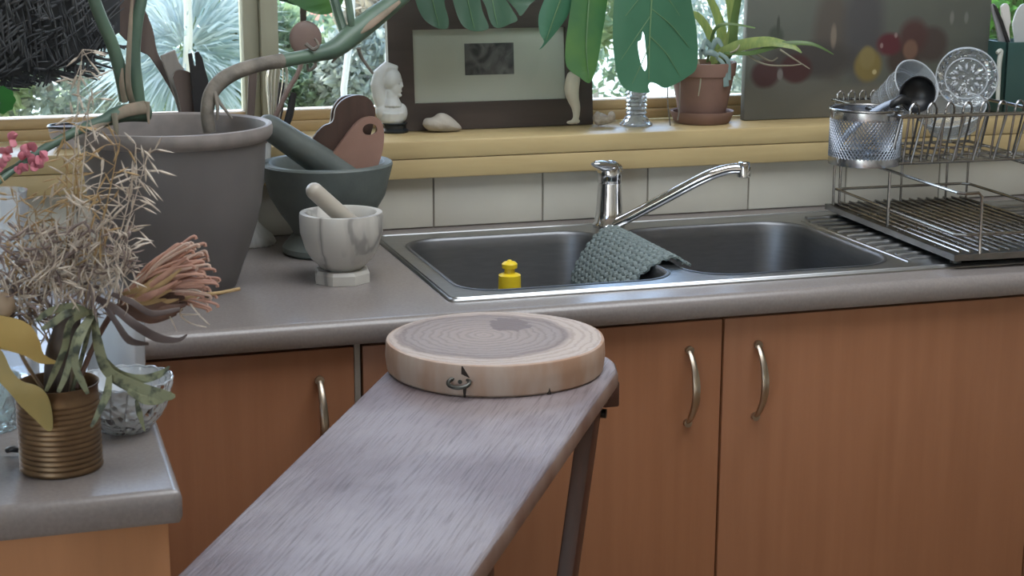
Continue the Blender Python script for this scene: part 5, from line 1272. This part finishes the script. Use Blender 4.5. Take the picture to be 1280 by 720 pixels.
# flower and leaf reaching in from the left
pkm = mat('pink_petal', (0.70, 0.28, 0.33), (0.58, 0.16, 0.22), rough=0.6, scale=30, translucent=.2)
pk = thing('pink_flower_sprig', W(25, 200, -.62), 'sprig of pink geranium flowers at the left edge in front of the sill', 'flower')
random.seed(3)
for cx, cy in ((8, 192), (18, 174), (36, 186), (28, 214), (44, 204), (50, 196), (-2, 206), (33, 196)):
    for k in range(4):
        a = R(0, 2*PI); ex, ey_ = cx+math.cos(a)*11, cy+math.sin(a)*10
        pxtube(MB(), [(cx, cy, -.62), ((cx+ex)/2, (cy+ey_)/2, -.626), (ex, ey_, -.625+R(-.006, .006))], [2, 6.5, 5, 2], 8, k=3, flat=.25, hint=(R(-.4, .4), -1, R(-.4, .4))).build('petal', pkm, pk)
m = MB(); pxtube(m, [(36, 198, -.615), (20, 206, -.61), (-10, 228, -.61), (-60, 300, -.61)], [2, 2, 2], 6); m.build('stem', stem_g, pk)
gl_ = thing('geranium_leaf', W(4, 125, -.35), 'bright green scalloped leaf at the left edge below the woven basket', 'leaf')
ol = []
for i in range(36):
    a = 2*PI*i/36; r_ = 1+.06*math.cos(9*a); ol.append((1+18*r_*math.cos(a), 125+17*r_*math.sin(a)))
leafpx(ol, lambda x, y: -.35+.0002*abs(x), mat('bright_green_leaf', (0.03, 0.20, 0.035), (0.025, 0.15, 0.03), rough=.45, scale=14, translucent=.35), gl_, k=1, name='blade')
m = MB(); pxtube(m, [(0, 128, -.352), (-30, 170, -.35), (-60, 230, -.34)], [1.5, 1.5, 1.5], 6); m.build('stem', stem_g, gl_)
dh = on_sill(80, 152) + V(0, 0.0, 0); dh.y = .05; dh = W(82, 150, .05); dh.z = SZ+.0003; uu = mpp(dh)
ds = thing('pale_dish', dh, 'pale lilac dish with dark rim lying on the sill behind the dried grass', 'dish')
MB().lathe(dh, [(0, 0), (13*uu, 0), (20*uu, 14*uu), (22*uu, 27*uu), (20.5*uu, 27*uu), (18*uu, 14*uu), (11*uu, 2*uu), (0, 2*uu)], 36).build('body', mat('lilac_glaze', (0.5, 0.48, 0.54), rough=.3), ds)
MB().tube([dh+V(21.5*uu*math.cos(2*PI*i/36), 21.5*uu*math.sin(2*PI*i/36), 27*uu) for i in range(36)], 1.8*uu, 6, closed=True).build('rim', blackp, ds)
# ------------------------------------------------------------------ the garden and valley beyond the window
random.seed(11)
gr = mat('dry_lawn', (0.22, 0.25, 0.10), (0.30, 0.27, 0.16), rough=0.95, scale=1.5)
struct('ground', MB().grid(lambda u, v: Vector((-30+60*u, 0.25+59*v, -0.55 - 0.10*(59*v) + 0.15*math.sin(u*9)*math.sin(v*7))), 24, 24), gr)
far_m = mat('far_valley', (0.30, 0.36, 0.30), (0.42, 0.45, 0.40), rough=1.0, scale=.09)  # distance haze mixed into the pale ground colour
struct('valley', MB().grid(lambda u, v: Vector((-220+440*u, 58+340*v, -6.9 + 0.5*math.sin(u*15+v*9) + 9*v*v)), 20, 20), far_m)
def foliage(n, c, r, size, ratio=.45, name='foliage', droop=.0, shell=.55):
    vs = []; fs = []
    for i in range(n):
        d = Vector((random.gauss(0, 1), random.gauss(0, 1), random.gauss(0, 1))).normalized(); q_ = R(shell, 1)**.6
        p = Vector((c[0]+d.x*r[0]*q_, c[1]+d.y*r[1]*q_, c[2]+d.z*r[2]*q_))
        t = (d*.6 + Vector((R(-1, 1), R(-1, 1), R(-1, 1)-droop))).normalized(); s_ = t.cross(Vector((R(-1, 1), R(-1, 1), R(-1, 1)))).normalized()
        L = size*R(.6, 1.3); w_ = L*ratio*.5; nn = t.cross(s_)*L*.08
        k = len(vs); vs += [p, p+t*L*.5+s_*w_+nn, p+t*L, p+t*L*.5-s_*w_+nn]; fs += [(k, k+1, k+2), (k, k+2, k+3)]
    me = bpy.data.meshes.new(name); me.from_pydata(vs, [], fs); return me
def shrub(px, py, y, rpx, n, size, m_, label, name='shrub', ratio=.45, group=None, hz=1.0):
    c = W(px, py, y); r_ = rpx*mpp(c); gz = -0.55-0.10*(y-.25)
    s_ = thing(name, Vector((c.x, y, gz)), label, 'shrub', group)
    me = foliage(n, c - Vector((c.x, y, gz)), (r_, r_*.7, r_*hz), size, ratio); me.materials.append(m_)
    o = bpy.data.objects.new('foliage', me); col.objects.link(o); o.parent = s_; o['kind'] = 'stuff'
    MB().tube([Vector((c.x, y, gz)), Vector((c.x+r_*.1, y, (gz+c.z)/2)), c], [.03, .025, .012], 7).build('trunk', bark, s_)
    return s_
bark = mat('pale_bark', (0.42, 0.38, 0.33), (0.3, 0.27, 0.23), rough=.9, scale=8)
g1 = mat('sunlit_leaf', (0.30, 0.38, 0.22), (0.17, 0.25, 0.12), rough=.5, scale=3, translucent=.4)
g2 = mat('dark_shrub_leaf', (0.09, 0.16, 0.09), (0.17, 0.24, 0.15), rough=.5, scale=3, translucent=.3)
g3 = mat('silver_leaf', (0.50, 0.55, 0.50), (0.30, 0.36, 0.32), rough=.5, scale=3, translucent=.35)
g4 = mat('yellow_green_leaf', (0.38, 0.42, 0.12), (0.25, 0.33, 0.10), rough=.5, scale=3, translucent=.45)
g5 = mat('bright_leaf', (0.16, 0.40, 0.06), (0.10, 0.28, 0.05), rough=.5, scale=3, translucent=.5)
g7 = mat('pale_green_leaf', (0.42, 0.52, 0.36), (0.30, 0.40, 0.25), rough=.5, scale=3, translucent=.35)
g6 = mat('dry_twig_leaf', (0.45, 0.40, 0.30), (0.32, 0.29, 0.22), rough=.7, scale=3, translucent=.3)
for i, (px, py, y, r_, n, sz, m_, lab) in enumerate((
    (60, 90, 3.2, 105, 4200, .05, g3, 'pale green bushy shrub outside behind the dried grasses'),
    (165, 130, 3.6, 90, 3000, .05, g7, 'light green low shrub outside left of the spiky grass tree'),
    (300, 60, 2.6, 62, 2200, .06, g2, 'dark green shrub outside just left of the window mullion'),
    (330, 150, 3.8, 90, 2600, .06, g3, 'silver-leaved shrub outside behind the wire whisk'),
    (400, 130, 2.9, 60, 2400, .05, g2, 'green shrub outside behind the stone pestle'),
    (380, 88, 4.6, 50, 1400, .06, g1, 'mid green shrub outside under the round wooden spoon'),
    (462, 95, 2.8, 62, 2200, .05, g3, 'silver grey shrub outside behind the white bust'),
    (488, 45, 3.4, 60, 1600, .06, g6, 'dry straw-coloured bush outside left of the picture frame'),
    (555, 60, 4.0, 110, 2600, .07, g3, 'silver shrub outside hidden behind the picture frame'),
    (745, 110, 3.0, 45, 260, .05, g2, 'sparse dark twiggy bush outside between the hanging leaves'),
    (700, -30, 4.5, 110, 2200, .08, g1, 'green shrub outside above the picture frame'),
    (905, 55, 4.2, 80, 1500, .06, g3, 'pale shrub outside behind the terracotta pot'),
    (1080, 60, 4.5, 150, 2600, .09, g2, 'dark shrub outside behind the canvas painting'),
    (1250, 45, 2.6, 75, 2400, .08, g5, 'bright green leafy shrub outside behind the green caddy'),
    (1330, 100, 3.4, 110, 2200, .08, g4, 'yellow-green shrub outside at the far right'),
    (-60, 60, 3.0, 100, 2200, .07, g1, 'green shrub outside beyond the left edge of the window'),
    (215, 40, 5.2, 120, 3000, .09, g4, 'yellow-green bush outside behind the spiky grass tree'))):
    shrub(px, py, y, r_, n, sz, m_, lab)
# spiky grass tree with a bright radiating crown
gt_c = W(232, 62, 1.9); gz = -0.55-.165
tree = thing('grass_tree', Vector((gt_c.x, 1.9, gz)), 'spiky pale grass tree outside with leaves radiating around its crown', 'tree')
sp_m = mat('pale_spike_leaf', (0.46, 0.55, 0.60), (0.22, 0.32, 0.30), rough=.35, scale=5, translucent=.3)
m = MB(); K = mpp(gt_c)
for i in range(1150):
    d = Vector((random.gauss(0, 1), random.gauss(0, .55)-.1, random.gauss(0, 1))).normalized(); L = K*R(30, 85)
    s_ = d.cross(Vector((R(-.3, .3), 1, R(-.3, .3)))).normalized()*K*R(.8, 1.7); p = gt_c + d*K*R(12, 75)
    dr_ = Vector((0, 0, -L*.18))
    v = [m.bm.verts.new(p-s_), m.bm.verts.new(p+s_), m.bm.verts.new(p+d*L*.55+s_*.9), m.bm.verts.new(p+d*L*.55-s_*.9), m.bm.verts.new(p+d*L+dr_)]
    m.bm.faces.new((v[0], v[1], v[2], v[3])); m.bm.faces.new((v[3], v[2], v[4]))
o = m.build('spiky_leaves', sp_m, tree, fixn=False, smooth=False); o['kind'] = 'stuff'
MB().tube([Vector((gt_c.x, 1.9, gz)), gt_c + V(.01, 0, -.05)], [.06, .05], 12).build('trunk', bark, tree)
m = MB(); m.tube([gt_c+V(-.01, -.1, -.05), gt_c+V(-.005, -.13, .05), gt_c+V(.0, -.13, .4)], [.012, .012, .009], 8); m.build('flower_spike', mat('pale_spike_stalk', (0.66, 0.68, 0.66), rough=.5), tree)
# pale thin trunks
for px, y, w_, lab in ((279, 2.2, 5, 'slim pale tree trunk outside left of the mullion'), (440, 2.3, 7, 'pale leaning tree trunk outside behind the green monstera stem'), (486, 2.6, 5, 'pale thin trunk outside beside the picture frame')):
    c = W(px, 30, y); r_ = w_*mpp(c)*.6
    t = thing('slim_tree', Vector((c.x, y, -.55-.1*(y-.25))), lab, 'tree')
    MB().tube([Vector((c.x-.03, y, -.55-.1*(y-.25))), W(px-3 if px != 440 else 430, 110, y), c, c+V(.03, .1, .9)], [r_*1.3, r_, r_, r_*.6], 9).build('trunk', mat('smooth_white_bark', (0.62, 0.63, 0.62), (0.48, 0.5, 0.52), rough=.7, scale=6) if px == 279 else bpy.data.materials['smooth_white_bark'], t)
    me = foliage(500, Vector((.03, .1, c.z+.95+(px % 7)*.12+.55+.1*(y-.25))), (.16, .15, .15), .07); me.materials.append(g1)
    o = bpy.data.objects.new('foliage', me); col.objects.link(o); o.parent = t; o['kind'] = 'stuff'
# houses down in the valley, seen in the gap right of the mullion
roof = mat('red_roof', (0.42, 0.16, 0.10), rough=.8); hw = mat('house_wall', (0.62, 0.58, 0.52), rough=.8)
for i, (px, py, y, w_, lab) in enumerate(((372, 26, 62, 3.2, 'small red-roofed house in the valley right of the mullion'), (392, 30, 55, 2.6, 'small pale house lower in the valley behind the spoon'))):
    c = W(px, py, y); gz = c.z-1.6
    h = thing('valley_house', Vector((c.x, y, gz)), lab, 'house')
    MB().box((c.x-w_/2, y-1.5, gz-1.5), (c.x+w_/2, y+1.5, c.z-.5)).build('wall', hw, h, smooth=False)
    z0 = c.z-.5
    MB().loft([[Vector((c.x-w_/2-.2, y-1.8, z0)), Vector((c.x-w_/2-.2, y+1.8, z0)), Vector((c.x-w_/2+.3, y, z0+.9))], [Vector((c.x+w_/2+.2, y-1.8, z0)), Vector((c.x+w_/2+.2, y+1.8, z0)), Vector((c.x+w_/2-.3, y, z0+.9))]], True, True).build('roof', roof, h, smooth=False)
    for s_ in (-1, 1): MB().box((c.x+s_*w_*.22-.3, y-1.53, z0-.9), (c.x+s_*w_*.22+.3, y-1.49, z0-.2)).build('window', dark_gap, h, smooth=False)
for k in range(24):
    px = R(330, 470); y = R(20, 50); py = R(20, 70)
    c = W(px, py, y)
    if k > 12: continue
    shrub(px, py+10, y, R(10, 18), 260, .35, (g1, g2, g3)[k % 3], 'small far tree on the slope below the garden', 'far_tree', group='far trees on the slope')
# eaves over the window
struct('eaves', MB().box((X0-.3, 0.2, 2.3), (X1+.3, 0.95, 2.42)), ceil_m, smooth=False)
